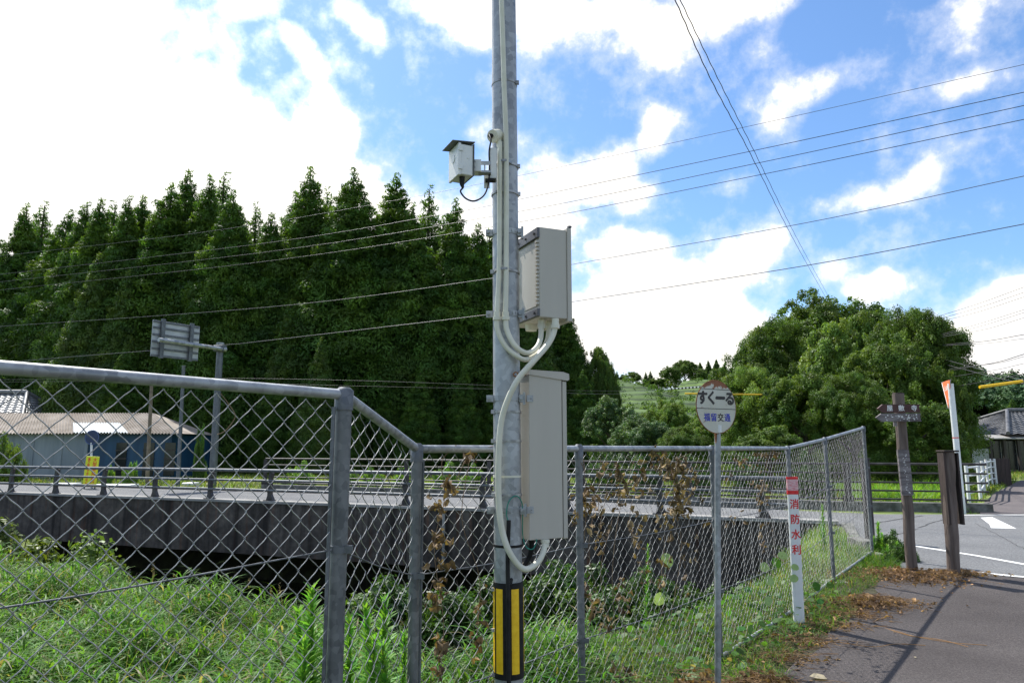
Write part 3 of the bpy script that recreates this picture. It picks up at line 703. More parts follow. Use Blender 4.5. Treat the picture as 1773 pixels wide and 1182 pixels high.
# ---- junction fitting and camera housing
def junction():
    c = at(858, 236, 2.93); r = empty('junction_fitting', c, label='round cream junction fitting on the pole above the small camera', cat='junction box')
    ax = Vector((-.45, -.75, -.35)).normalized(); b = MB(); b.tube([-ax * .004 + Vector((.008, .01, .006)), ax * .026], [.029, .028], 24); b.build('body', m_cream, r)
    b = MB(); b.tube([ax * .026, ax * .029], .026, 24); b.build('cover', m_cream, r)
    b = MB(); b.tube([ax * .02 + Vector((-.004, 0, .002)), ax * .04 + Vector((-.004, 0, .002))], .010, 14); b.build('cable_gland', m_black, r)
    b = MB(); b.tube([Vector((.012, .0, -.015)), Vector((.018, 0, -.048))], .013, 14); b.build('outlet', m_cream, r)
    return c + ax * .04
jg = junction()
def camera_box():
    # near vertical edge at px 800, front face turned left, side face towards the camera
    al = R(52); c0 = at(788.5, 306, 2.78); zt = at(790, 250, 2.78).z; H = (zt - c0.z) * .98; 
    f = Vector((-math.cos(al), math.sin(al), 0)); f = Vector((-.44, .898, 0)); s = Vector((.898, .44, 0))
    # f runs along the white front face (towards left and away); s runs along the side face
    c0 = at(793, 300, 2.78); O = c0.copy()
    r = empty('camera_housing', O, label='small white camera box with grey rain hood on a bracket arm left of the pole', cat='camera')
    M = Matrix(((s.x, f.x, 0, 0), (s.y, f.y, 0, 0), (0, 0, 1, 0), (0, 0, 0, 1)))
    Fw, Sd, H = .105, .066, .130
    b = MB(); b.box((.012, 0, 0), (Sd, Fw, H), M, .003); b.build('body', m_white, r)
    b = MB(); b.box((0, -.004, -.005), (.0118, Fw + .004, H + .003), M, .002); b.build('front_cover', m_white, r)
    b = MB(); b.tube([M @ Vector((-.0005, Fw * .52, H * .62)), M @ Vector((-.0025, Fw * .52, H * .62))], .018, 22); b.build('lens_window', m_white, r)
    for z in (.018, .098):
        b = MB(); b.box((-.003, -.008, z), (.018, -.0042, z + .024), M, .001); b.build('latch', m_white, r)
    b = MB(); b.tube([M @ Vector((.045, -.0015, .075)), M @ Vector((.045, .001, .075))], .006, 12); b.build('screw_cap', m_white, r)
    h = MB(); hM = M @ Matrix.Translation((0, 0, H + .007)) @ Matrix.Rotation(R(-6), 4, 'Y')
    h.box((-.028, -.006, 0), (Sd + .008, Fw + .01, .0035), hM, .001); h.box((Sd + .002, -.004, .0), (Sd + .005, Fw + .004, H + .008), M); h.build('rain_hood', mat('hood_grey', (.14, .145, .14), (.19, .195, .19), 12, .55), r)
    # arm to the pole
    p0 = M @ Vector((Sd + .005, Fw * .4, H * .42)); zz = p0.z + O.z; q = axis(zz) - O
    def slab(mb, x0, y0, x1, y1, Yn, th):
        a = at(x0, y1, Yn) - O; b = at(x1, y0, Yn) - O; mb.box((a.x, a.y, a.z), (b.x, a.y + th, b.z))
    a = MB(); slab(a, 815, 276, 833, 296, 2.83, .004); slab(a, 815, 295.5, 833, 297, 2.834, .05); a.build('arm', m_white, r)
    a = MB(); slab(a, 831, 279, 850, 285, 2.842, .006); slab(a, 828, 295, 850, 298.5, 2.842, .035); slab(a, 838, 283, 840.5, 296, 2.85, .004)
    for yy in (280, 290): c_ = at(821, yy, 2.826) - O; a.tube([c_, c_ + Vector((0, -.006, 0))], .0055, 6)
    a.build('arm_link', m_galv, r)
    pl = MB(); slab(pl, 848, 256, 859.5, 308, 2.872, .05); pl.build('mount_plate', m_white, r)
    pl = MB(); slab(pl, 838, 299, 848, 326, 2.89, .003); pl.build('plate_tab', m_white, r)
    for dz in (-.068, .06):
        g = MB(); arc_band(g, zz + dz, PR, .010, .004, O); g.box((PR - .004, -.02, -.008), (PR + .01, -.006, .008), Matrix.Translation(axis(zz + dz) - O)); g.build('clamp', m_wire, r)
    g = MB(); gp = M @ Vector((.03, .03, -.002)); g.tube([gp, gp - Vector((0, 0, .03)), gp - Vector((-.004, 0, .046))], [.012, .010, .005], 14); g.build('cable_gland', m_black, r)
    e = O + gp - Vector((-.004, 0, .046))
    hose('camera_cable', [e, at(797.5, 332, 2.82), at(807, 344, 2.83), at(822, 348, 2.83), at(838, 338, 2.84), at(845.5, 318, 2.86), at(847.5, 290, 2.87), at(847, 262, 2.87), at(850, 243, 2.87), jg + Vector((-.006, -.004, .004)), jg], .0036, m_black, 'thin black cable hanging in a loop from the small camera box', 'cable')
    t = MB(); t.box((-.014, -.008, -.004), (.03, .02, .004), Matrix.Translation(at(846, 312, 2.87))); tag(t.build('cable_clip', m_black), 'black clip pinching the camera cable against the pole bracket', 'clip')
camera_box()

# ------------------------------------------------------------------ bus stop sign
def bus_sign():
    Y = 4.4; base = at(1239, 1196, Y); base.z = -.02; top = at(1242.5, 737, Y)
    r = empty('bus_stop_sign', base, label='rusty oval bus stop sign on a thin pole at the path edge', cat='sign')
    b = MB(); b.tube([Vector((0, 0, -.2)), top - base], .0185, 18); b.build('pole', m_galv, r)
    b = MB(); b.tube([(top - base) - Vector((.0105, .005, .19)), top - base + Vector((-.0105, -.005, .006))], [.0095, .0125], 14); b.build('rust_streak', m_rust, r)
    b = MB(); b.tube([top - base + Vector((.003, -.003, -.04)), top - base + Vector((.003, -.003, .004))], .0195, 14); b.build('pole_cap', m_white, r)
    c = at(1240.5, 704, Y - .022) - base; th = R(29); x = Vector((math.cos(th), math.sin(th), 0)); zup = Vector((-.01, 0, 1)).normalized(); nrm = x.cross(zup)
    M = Matrix(((x.x, zup.x, nrm.x, c.x), (x.y, zup.y, nrm.y, c.y), (x.z, zup.z, nrm.z, c.z), (0, 0, 0, 1)))
    rad = .164; poly = [(rad * math.cos(a), rad * math.sin(a) * .99) for a in np.linspace(0, 2 * math.pi, 49)[:-1]]
    b = MB(); b.prism(poly, -.004, 0, M); b.build('sign_board', sign_mat(), r)
    b = MB(); b.tube([M @ Vector((px * 1.0, py * 1.0, -.002)) for px, py in poly], .0032, 8, closed=True); b.build('rim', m_rust, r)
    for y0 in (.107, -.012):
        w = math.sqrt(rad ** 2 - y0 ** 2); b = MB(); b.box((-w + .003, y0 - .0018, .0003), (w - .003, y0 + .0018, .0012), M); b.build('dividing_line', m_letterblack, r)
    for ch, xx in (('す', -.112), ('く', -.038), ('ー', .036), ('る', .116)):
        lettering('lettering', ch, .088, M @ Matrix.Translation((xx, .048, .0006)), m_letterblack, r, sx=1.0, bold=.0038 if ch != 'ー' else .006)
    for ch, xx in (('福', -.082), ('留', -.027), ('交', .030), ('通', .087)):
        lettering('lettering', ch, .052, M @ Matrix.Translation((xx, -.068, .0006)), m_letterblack if ch == '交' else m_letterblue, r, bold=.0009)
def sign_mat():
    m = bpy.data.materials.new('rust_spotted_enamel'); m.use_nodes = True; nt = m.node_tree; N = nt.nodes; L = nt.links; p = N['Principled BSDF']; p.inputs['Roughness'].default_value = .5
    tc = N.new('ShaderNodeTexCoord'); n = N.new('ShaderNodeTexNoise'); n.inputs['Scale'].default_value = 22; n.inputs['Detail'].default_value = 8; L.new(tc.outputs['Object'], n.inputs['Vector'])
    n2 = N.new('ShaderNodeTexNoise'); n2.inputs['Scale'].default_value = 7; n2.inputs['Detail'].default_value = 6; L.new(tc.outputs['Object'], n2.inputs['Vector'])
    g = N.new('ShaderNodeSeparateXYZ'); L.new(tc.outputs['Generated'], g.inputs[0])
    mr = N.new('ShaderNodeMapRange'); mr.inputs[1].default_value = .80; mr.inputs[2].default_value = 1.0; mr.inputs[3].default_value = .0; mr.inputs[4].default_value = .42; L.new(g.outputs[2], mr.inputs[0])
    ad = N.new('ShaderNodeMath'); ad.operation = 'ADD'; L.new(n.outputs[0], ad.inputs[0]); L.new(mr.outputs[0], ad.inputs[1])
    cr = N.new('ShaderNodeValToRGB'); L.new(ad.outputs[0], cr.inputs[0]); cr.color_ramp.elements[0].position = .66; cr.color_ramp.elements[1].position = .74
    base = N.new('ShaderNodeMix'); base.data_type = 'RGBA'; L.new(n2.outputs[0], base.inputs[0]); base.inputs[6].default_value = (.62, .62, .55, 1); base.inputs[7].default_value = (.42, .41, .31, 1)
    mx = N.new('ShaderNodeMix'); mx.data_type = 'RGBA'; L.new(cr.outputs[0], mx.inputs[0]); L.new(base.outputs[2], mx.inputs[6]); mx.inputs[7].default_value = (.22, .07, .02, 1)
    L.new(mx.outputs[2], p.inputs['Base Color']); return m
bus_sign()

# ------------------------------------------------------------------ fire water marker post
def fire_post():
    Y = 6.35; top = at(1371, 825, Y); base = at(1382.5, 1054, Y)
    r = empty('fire_water_marker', base, label='white marker post with red cap and red lettering leaning on the fence', cat='marker post')
    up = (top - base); L = up.length; up.normalize(); x = Vector((1, .12, 0)); x = (x - up * x.dot(up)).normalized(); n = x.cross(up)
    M = Matrix(((x.x, up.x, n.x, 0), (x.y, up.y, n.y, 0), (x.z, up.z, n.z, 0), (0, 0, 0, 1)))
    MM = M @ Matrix(((1, 0, 0, 0), (0, 0, 1, 0), (0, -1, 0, 0), (0, 0, 0, 1)))   # prism z -> up
    def sec(k): return [(k * .048 * math.copysign(abs(math.cos(a)) ** .5, math.cos(a)), k * .02 * math.copysign(abs(math.sin(a)) ** .7, math.sin(a))) for a in np.linspace(0, 2 * math.pi, 29)[:-1]]
    b = MB(); b.prism(sec(1), -.15, L - .01, MM); b.build('post_body', m_white, r)
    for z0, z1, mm, nm in ((L - .022, L, m_letterred, 'red_band'), (L - .115, L - .024, m_silver, 'reflective_band'), (L - .15, L - .117, m_letterred, 'red_band')):
        b = MB(); b.prism(sec(1.06), z0, z1, MM); b.build(nm, mm, r)
    for i, ch in enumerate('消防水利'):
        lettering('lettering', ch, .088, M @ Matrix.Translation((0, L - .238 - i * .128, .0215)), m_letterred, r, bold=.0016)
m_silver = mat('worn_reflective_band', (.60, .10, .13), (.72, .60, .60), 35, .4, stretch=(1, 1, 3), sharp=.9)
fire_post()

# ------------------------------------------------------------------ wooden guide posts
def logtube(b, p0, p1, r, seed):
    rs = np.random.default_rng(seed); n = 9; pts = []; rr = []
    for k in range(n):
        t = k / (n - 1); p = Vector(p0).lerp(Vector(p1), t) + Vector((rs.normal() * .003, rs.normal() * .003, 0)); pts.append(p); rr.append(r * (1.0 + .06 * rs.normal() * .6))
    b.tube(pts, rr, 16)
def guide_post():
    Y = 8.35; base = at(1579.5, 988, Y); top = at(1555, 682, Y)
    r = empty('wooden_guide_post', base, label='old round timber post carrying two arrow boards that point left', cat='signpost')
    b = MB(); logtube(b, (0, 0, -.2), top - base, .060, 3); b.build('log', m_wood, r)
    b = MB(); t = top - base; b.tube([t, t + Vector((0, 0, .014))], [.062, .058], 14); b.build('post_top', m_wooddark, r)
    def board(y0, y1, px0, px1, m, name, tipx, txt=None):
        a = at(px0, y0, Y - .1) - base; z1 = a.z; z0 = (at(px0, y1, Y - .1) - base).z; x0 = a.x; x1 = (at(px1, y0, Y - .1) - base).x; xt = (at(tipx, y0, Y - .1) - base).x
        b = MB(); P = [(xt, (z0 + z1) / 2), (x0, z0), (x1, z0 + .004), (x1 - .012, (z0 + z1) / 2 + .01), (x1, z1), (x0, z1)]
        b.prism(P, .0, .03, Matrix(((1, 0, 0, 0), (0, 0, -1, -.1), (0, 1, 0, 0), (0, 0, 0, 1)))); o = b.build(name, m, r)
        return (z0 + z1) / 2
    zc = board(700, 714.5, 1526, 1590, m_woodred, 'arrow_board', 1517)
    zd = board(715.5, 730, 1524, 1592, m_woodgrey, 'arrow_board', 1514)
    F = Matrix(((1, 0, 0, 0), (0, 0, -1, -.1335), (0, 1, 0, 0), (0, 0, 0, 1)))
    for ch, px in (('屋', 1538), ('敷', 1558), ('寺', 1580)):
        xx = (at(px, 707, Y - .1) - base).x; lettering('lettering', ch, .072, F @ Matrix.Translation((xx, zc, 0)), m_letterwhite, r, bold=.0012)
    rs = np.random.default_rng(5)
    b = MB()
    for k in range(34):   # flaked remains of white paint on the lower board
        x = (at(rs.uniform(1530, 1588), 722, Y - .1) - base).x; z = zd + rs.uniform(-.035, .035); w = rs.uniform(.004, .014); h = rs.uniform(.002, .006); a = rs.uniform(0, 3)
        b.prism([(x + w * math.cos(a + k2) * (1 if k2 % 2 else .5), z + h * 1.6 * math.sin(a + k2)) for k2 in (0, 1.3, 2.6, 3.9, 5.1)], .0008, .0016, Matrix(((1, 0, 0, 0), (0, 0, -1, -.1305), (0, 1, 0, 0), (0, 0, 0, 1))))
    b.build('paint_flakes', m_letterwhite, r)
    # bracket strip under the boards and the vertical name board
    q = at(1549, 733, Y - .09) - base; b = MB(); b.box((-.018, -.02, -.03), (.018, .0, .03), Matrix.Translation(q)); b.build('board_peg', m_woodgrey, r)
    p0 = at(1561, 778, Y - .085) - base; p1 = at(1569, 857, Y - .085) - base; b = MB()
    b.add([p0 + Vector((-.045, 0, 0)), p0 + Vector((.085, 0, 0)), p1 + Vector((.085, 0, 0)), p1 + Vector((-.045, 0, 0)), p0 + Vector((-.045, .03, 0)), p0 + Vector((.085, .03, 0)), p1 + Vector((.085, .03, 0)), p1 + Vector((-.045, .03, 0))], [(0, 3, 2, 1), (4, 5, 6, 7), (0, 1, 5, 4), (1, 2, 6, 5), (2, 3, 7, 6), (3, 0, 4, 7)])
    b.build('name_board', m_woodgrey, r)
    b = MB()
    for k in range(46):
        t = rs.uniform(.05, .95); c = p0.lerp(p1, t) + Vector((rs.uniform(-.0, .05), -.0006, 0)); w = rs.uniform(.002, .007)
        b.add([c + Vector((-w, 0, 0)), c + Vector((0, 0, -w)), c + Vector((w, 0, 0)), c + Vector((0, 0, w * 1.6))], [(0, 1, 2, 3)])
    b.build('paint_flakes', m_letterwhite, r)
guide_post()
def plank_post():
    Y = 8.35; base = at(1650, 988, Y); top = at(1640.5, 782, Y)
    r = empty('wooden_post', base, label='shorter square-capped timber post with side planks right of the arrow boards', cat='post')
    b = MB(); logtube(b, (0, 0, -.2), top - base, .068, 9); b.build('log', m_wood, r)
    for px0, px1, y1, dx in ((1652, 1660, 907, .078), (1630, 1633, 907, -.077)):
        b = MB(); p0 = top - base + Vector((dx, .0, -.01)); p1 = Vector((at(1655, y1, Y).x - base.x - .022 + dx, 0, at(1655, y1, Y).z - base.z))
        w, dd = .011, .062
        b.add([p + Vector((sx * w, sy * dd, 0)) for p in (p0, p1) for sx, sy in ((-1, -1), (1, -1), (1, 1), (-1, 1))], [(0, 1, 2, 3), (7, 6, 5, 4), (0, 4, 5, 1), (1, 5, 6, 2), (2, 6, 7, 3), (3, 7, 4, 0)]); b.build('side_plank', m_wooddark, r)
    b = MB(); b.box((-.085, -.085, 0), (.085, .085, .02), Matrix.Translation(top - base), .004); b.build('cap', m_wooddark, r)
plank_post()

# ------------------------------------------------------------------ slow sign on a leaning white pole
def stop_pole():
    Y = 16.1; base = at(1667, 881, Y); base.z = .09; top = at(1645.5, 664, Y)
    r = empty('triangular_sign', base, label='narrow view of an orange triangular sign on a leaning white pole', cat='road sign')
    b = MB(); b.tube([Vector((0, 0, -.1)), top - base], .062, 18); b.build('pole', m_white, r)
    b = MB(); q = (top - base) * .57; u = (top - base).normalized(); b.tube([q, q + u * .02], .0635, 18); b.build('red_ring', m_letterred, r)
    # the sign plate seen almost edge on
    c0 = at(1636, 663, Y - .12) - base; c1 = at(1650, 657, Y - .3) - base
    x = Vector((-.33, -.94, 0)).normalized(); z = Vector((0, 0, 1)); n = x.cross(z)
    w = .80; h = .56; c = top - base + Vector((.045, .22, .02))
    M = Matrix(((x.x, z.x, n.x, c.x), (x.y, z.y, n.y, c.y), (x.z, z.z, n.z, c.z), (0, 0, 0, 1)))
    b = MB(); b.prism([(-w / 2, .06), (w / 2, .06), (.02, -h), (-.02, -h)], -.006, .006, M); b.build('sign_face', m_orange, r)
    b = MB(); e = [M @ Vector(p) for p in ((-w / 2, .06, 0), (w / 2, .06, 0), (0, -h - .01, 0))]; b.tube(e, .012, 6, closed=True); b.build('sign_edge', m_white, r)
    for sgn in (1, -1):
        lettering('lettering', '止まれ', .13, M @ Matrix.Translation((0, -.11, .0072 * sgn)) @ (Matrix.Identity(4) if sgn > 0 else Matrix.Rotation(R(180), 4, 'Y')), m_letterwhite, r, bold=.002)
stop_pole()

# ------------------------------------------------------------------ white post-and-rail fence by the side path
def white_fence():
    a = Vector((10.95, 17.6, .05)); b = Vector((19.0, 28.2, .1)); n = 6
    r = empty('white_pipe_fence', a, label='short white concrete post-and-rail fence beside the side path', cat='fence')
    pts = []
    pxs = [(1678, 868, 800), (1698, 863, 797), (1704.5, 852, 794.5), (1711, 843, 793), (1718, 838, 792.5), (1725, 834, 792.5)]
    for px, yb, yt in pxs:
        Y = 1.42 * FPX / (yb - 775) ; Y = min(Y, 27.5); p = at(px, yb, Y); p.z = .04; pts.append(p)
    for i, p in enumerate(pts):
        q = MB(); q.box((-.035, -.035, -.1), (.035, .035, 1.05), Matrix.Translation(p - a), .01); q.build('post', m_white, r)
    for z in (.30, .52, .74, .95):
        q = MB(); q.tube([p - a + Vector((-.03, -.06, z)) for p in pts], .024, 8); q.build('rail', m_white, r)
white_fence()

# ------------------------------------------------------------------ foliage
def clumps(C, Rr, per, size, g, up=.35, squash=1.0, narrow=.45, tintvar=.25, shell=.35, out=1.0, spray=False):
    """small leaf faces spread through clumps; C (k,3) centres, Rr (k,) radii, per leaves per square metre of clump surface"""
    C = np.asarray(C, float); Rr = np.asarray(Rr, float)
    cnt = np.maximum(6, (per * 4 * np.pi * Rr ** 2).astype(int)); idx = np.repeat(np.arange(len(C)), cnt); n = len(idx)
    D = g.normal(size=(n, 3)); D[:, 2] += up * 1.0; D /= np.linalg.norm(D, axis=1, keepdims=True)
    rad = Rr[idx] * (1 - shell + (shell + .15) * g.random(n)); P = C[idx] + D * rad[:, None] * np.array([1, 1, squash])
    Nn = D * out + g.normal(size=(n, 3)) * .5; Nn[:, 2] += .25; Nn /= np.linalg.norm(Nn, axis=1, keepdims=True)
    T = np.cross(Nn, g.normal(size=(n, 3)))
    if spray:
        W = D * .6 + np.array([0, 0, .8]) + g.normal(size=(n, 3)) * .45; T = W - Nn * (W * Nn).sum(1, keepdims=True)
    T /= np.linalg.norm(T, axis=1, keepdims=True) + 1e-9; B = np.cross(Nn, T)
    s = size * (.65 + .7 * g.random(n))[:, None]
    V = np.stack([P - T * s, P + B * s * narrow + T * s * .1, P + T * s, P - B * s * narrow + T * s * .1], 1).reshape(-1, 3)
    F = np.arange(n * 4).reshape(n, 4)
    tp = (1 - tintvar + 2 * tintvar * g.random(len(C)))[idx] * (1 - .15 + .3 * g.random(n))
    hue = g.random(len(C))[idx]
    col = np.stack([tp * (1 + .25 * (hue - .5)), tp, tp * (1 - .3 * (hue - .5))], 1)
    return V, F, np.repeat(col, 4, 0)
def crownmesh(name, V, F, col):
    me = fastmesh(name, V, F); setcol(me, col); return me
m_cedar = mat('cedar_foliage', (.044, .098, .018), (.10, .18, .028), .5, .6, attr='tint', trans=.38, spec=.25)
m_leafd = mat('dark_broadleaf', (.055, .105, .017), (.12, .19, .032), .6, .55, attr='tint', trans=.3, spec=.22)
m_leafl = mat('light_broadleaf', (.10, .17, .030), (.18, .27, .055), .6, .5, attr='tint', trans=.35, spec=.25)
m_leafg = mat('grey_green_leaves', (.07, .13, .045), (.12, .20, .075), .6, .5, attr='tint', trans=.3, spec=.4)
m_hedge = mat('ravine_bush_leaves', (.035, .085, .014), (.08, .16, .025), 2, .5, attr='tint', trans=.3, spec=.4)
m_bark = mat('bark', (.05, .035, .025), (.11, .085, .065), 6, .9, 0, .8, 20, stretch=(3, 3, .5))
m_forest = mat('far_forest', (.030, .070, .025), (.055, .11, .035), .15, .7, attr='tint', spec=.2)

_cache = {}
def cedar_proto(k):
    if ('cedar', k) in _cache: return _cache[('cedar', k)]
    g = np.random.default_rng(100 + k); H = 20.0; Rm = (2.5, 2.2, 2.8, 2.35, 1.7)[k]; C = []; Rr = []
    nl = 50
    for i in range(nl):
        t = .03 + .955 * (i / (nl - 1)) ** .92; e = min(1, (1 - t) * 1.35); R_ = Rm * (min(1, (1 - t) * 1.7) ** .9) * (1 + .10 * math.sin(i * 1.9 + k) + .07 * g.normal()); cr = .17 + .72 * e * (1.0 if t < .8 else .8)
        if t > .94: C.append((g.normal() * .05, g.normal() * .05, t * H)); Rr.append(.13 + (1 - t) * 3.2); continue
        nn = max(4, int(2 * math.pi * R_ / (cr * 1.1)))
        for j in range(nn):
            a = 2 * math.pi * (j + g.random() * .8) / nn + i; d = R_ * g.uniform(.5, 1.12)
            C.append((d * math.cos(a), d * math.sin(a), t * H - .12 * d + g.normal() * .18)); Rr.append(cr * g.uniform(.65, 1.1))
        C.append((g.normal() * .15, g.normal() * .15, t * H)); Rr.append(max(.2, R_ * .5))
    V, F, c = clumps(C, Rr, 60 if k != 4 else 30, .125, g, up=.5, narrow=.27, tintvar=.36, out=1.3, spray=True)
    me = crownmesh('cedar_crown', V, F, c); me.materials.append(m_cedar)
    b = MB(); b.tube([(0, 0, -.5), (.05, 0, H * .5), (0, .05, H * .97)], [.28, .17, .03], 9)
    for j in range(16):
        a = j * 2.4; z = H * (.08 + .8 * j / 16); l = Rm * .8 * min(1, (1 - z / H) * 1.5); b.tube([(0, 0, z), (l * math.cos(a), l * math.sin(a), z + .1)], [.05, .015], 5)
    tm = bpy.data.meshes.new('cedar_trunk'); tm.from_pydata([tuple(p) for p in b.v], [], b.f); tm.materials.append(m_bark)
    _cache[('cedar', k)] = (me, tm, H); return _cache[('cedar', k)]
def broad_proto(k):
    """crown about 2 units wide (radius 1) scaled by the tree; built at real size 7 m wide so that leaves keep their scale"""
    if ('broad', k) in _cache: return _cache[('broad', k)]
    g = np.random.default_rng(300 + k); H = 8.0; Rx = 3.5; C = []; Rr = []
    nlobe = (26, 34, 20)[k]
    for i in range(nlobe):
        D = g.normal(size=3); D[2] = abs(D[2]) * .95 - .25; D /= np.linalg.norm(D); rl = g.uniform(.85, 1.45)
        c = np.array([0, 0, H * .52]) + D * np.array([Rx - rl * .8, Rx - rl * .8, H * .46 - rl * .6])
        for j in range(15):
            d2 = g.normal(size=3); d2[2] += .5; d2 /= np.linalg.norm(d2); C.append(c + d2 * rl * g.uniform(.6, 1.05)); Rr.append(g.uniform(.26, .5))
    for i in range(70):   # loose outer sprays that break the outline
        D = g.normal(size=3); D[2] = abs(D[2]); D /= np.linalg.norm(D); C.append(np.array([0, 0, H * .52]) + D * np.array([Rx, Rx, H * .46]) * g.uniform(.92, 1.13)); Rr.append(g.uniform(.12, .27))
    for i in range(26):
        a = g.random() * 6.28; d = Rx * g.uniform(.3, .95); C.append((d * math.cos(a), d * math.sin(a), g.uniform(.3, H * .35))); Rr.append(g.uniform(.4, .8))
    V, F, c = clumps(C, Rr, (125, 150, 100)[k], (.075, .062, .08)[k], g, up=.4, narrow=(.5, .42, .6)[k], tintvar=.28, shell=.6)
    me = crownmesh('broadleaf_crown', V, F, c); me.materials.append(m_leafd)
    b = MB(); b.tube([(0, 0, -.4), (.1, 0, H * .3), (0, .1, H * .6)], [.30, .22, .1], 10)
    for j in range(9):
        a = j * 2.4; z = H * (.25 + .3 * j / 9); b.tube([(0, 0, z), (1.2 * math.cos(a), 1.2 * math.sin(a), z + 1.0), (2.4 * math.cos(a + .2), 2.4 * math.sin(a + .2), z + 1.9)], [.12, .07, .02], 6)
    tm = bpy.data.meshes.new('broadleaf_trunk'); tm.from_pydata([tuple(p) for p in b.v], [], b.f); tm.materials.append(m_bark)
    _cache[('broad', k)] = (me, tm, H); return _cache[('broad', k)]
def shrub_proto(k):
    if ('shrub', k) in _cache: return _cache[('shrub', k)]
    g = np.random.default_rng(500 + k); C = []; Rr = []
    for i in range(46):
        D = g.normal(size=3); D[2] = abs(D[2]); D /= np.linalg.norm(D); q = g.uniform(.4, 1.0)
        C.append((D[0] * q * .85, D[1] * q * .85, .1 + D[2] * q * .8)); Rr.append(g.uniform(.14, .27))
    V, F, c = clumps(C, Rr, 480, .038, g, up=.5, narrow=.5, tintvar=.3, shell=.7)
    me = crownmesh('shrub_leaves', V, F, c); me.materials.append(m_hedge)
    b = MB()
    for j in range(7):
        a = j * .9; b.tube([(0, 0, -.1), (.3 * math.cos(a), .3 * math.sin(a), .45), (.5 * math.cos(a), .5 * math.sin(a), .8)], [.02, .014, .005], 5)
    tm = bpy.data.meshes.new('shrub_stems'); tm.from_pydata([tuple(p) for p in b.v], [], b.f); tm.materials.append(m_bark)
    _cache[('shrub', k)] = (me, tm, 1.0); return _cache[('shrub', k)]
def plant(name, proto, loc, sx, sz, rz, label, cat, group=None, m=None, tilt=0, parts=('crown', 'trunk')):
    me, tm, H = proto; r = empty(name, loc, rz, label, cat, group); r.scale = (sx, sx, sz); r.rotation_euler = (tilt, tilt * .5, rz)
    c = bpy.data.objects.new(parts[0], me); COL.objects.link(c); c.parent = r
    t = bpy.data.objects.new(parts[1], tm); COL.objects.link(t); t.parent = r
    if m is not None: c.material_slots[0].link = 'OBJECT'; c.material_slots[0].material = m
    return r

# ---- the wall of cedars: treetops along the skyline, from the photograph
tops = [  # px, py, Y, proto
    (-130, 430, 52, 0), (-60, 400, 50, 2), (5, 425, 49, 0), (48, 357, 48, 1), (77, 350, 50, 4), (122, 366, 46, 2), (150, 352, 50, 1), (176, 348, 48, 3), (199, 350, 51, 4), (224, 342, 47, 1), (247, 342, 49, 3),
    (297, 320, 47, 0), (325, 296, 49, 3), (364, 306, 47, 1), (389, 300, 50, 4), (405, 332, 45, 2), (443, 354, 51, 4), (474, 374, 46, 3), (508, 334, 49, 1), (540, 291, 47, 0), (574, 328, 51, 4),
    (612, 295, 46, 2), (682, 306, 47, 0), (718, 356, 45, 1), (744, 322, 50, 4), (788, 346, 46, 0), (827, 390, 47, 3), (852, 400, 50, 1), (884, 412, 48, 0), (925, 440, 49, 2), (958, 482, 48, 1), (985, 540, 46, 3), (1008, 590, 47, 4), (655, 380, 50, 1)]
g = np.random.default_rng(42)
tops.sort(); ex_ = []
for (xa, ya, Ya, _), (xb, yb, Yb, _) in zip(tops[2:-1], tops[3:]):
    if xb - xa > 19 and xa < 960: ex_.append(((xa + xb) // 2 + 1, int(max(ya, yb) + 16 + (xa * 7 % 22)), max(Ya, Yb) + 2.5, (xa % 3)))
tops += ex_
ctop = {540: 'cedar with the highest needle-sharp tip, between the road sign back and the steel pole', 612: 'broad full cedar just right of the highest needle-sharp tip', 682: 'pointed cedar standing apart with sky on both sides, midway to the steel pole',
        744: 'thin see-through cedar showing sky through its top left of the camera box', 788: 'cedar whose top lies right under the hanging camera cable', 405: 'rounded lighter green cedar above the arm of the road sign',
        325: 'tall slim cedar, first of the high group above the road sign back', 48: 'cedar at the left end of the skyline beside a thin dark one', 443: 'small bent wispy treetop in the dip between the two high groups of cedars', 508: 'lower shoulder cedar tucked just left of the highest needle-sharp tip'}
cnt_ = {}
ORD = ['first', 'second', 'third', 'fourth', 'fifth', 'sixth', 'seventh', 'eighth', 'ninth', 'tenth', 'eleventh', 'twelfth', 'thirteenth', 'fourteenth', 'fifteenth', 'sixteenth', 'seventeenth', 'eighteenth', 'nineteenth', 'twentieth', 'twenty-first', 'twenty-second', 'twenty-third', 'twenty-fourth']
tops.sort()
for i, (px, py, Y, k) in enumerate(tops):
    if px < 150: Y *= 1.14
    pr = cedar_proto(k); p = at(px, py, Y); h = p.z / (pr[2] * .985); w = h * g.uniform(1.08, 1.38) * (1.0 if k != 4 else 1)
    if px in ctop: lab, gr = ctop[px], 'cedars of the dark tree wall'
    else: lab, gr = None, 'cedars of the dark tree wall'
    if lab is None:
        if px < 0: lab = 'cedar at the far left end of the tree wall'
        elif px < 290: lab = 'feathery cedar left of the road sign'
        elif px < 420: lab = 'dark cedar of the high group above the road sign'
        elif px < 860: lab = 'dark cedar between the taller pointed tops'
        else: lab = 'cedar at the right end of the wall behind the cabinets'
    if px not in ctop: cnt_[lab] = cnt_.get(lab, 0) + 1; lab = lab + ', ' + ORD[cnt_[lab] - 1] + ' from the left'
    plant('cedar_tree', pr, (p.x, Y, 0), w, h, g.random() * 6.28, lab, 'tree', gr, tilt=g.normal() * .008)
ORD = ['first', 'second', 'third', 'fourth', 'fifth', 'sixth', 'seventh', 'eighth', 'ninth', 'tenth', 'eleventh', 'twelfth', 'thirteenth', 'fourteenth', 'fifteenth', 'sixteenth', 'seventeenth', 'eighteenth', 'nineteenth', 'twentieth']
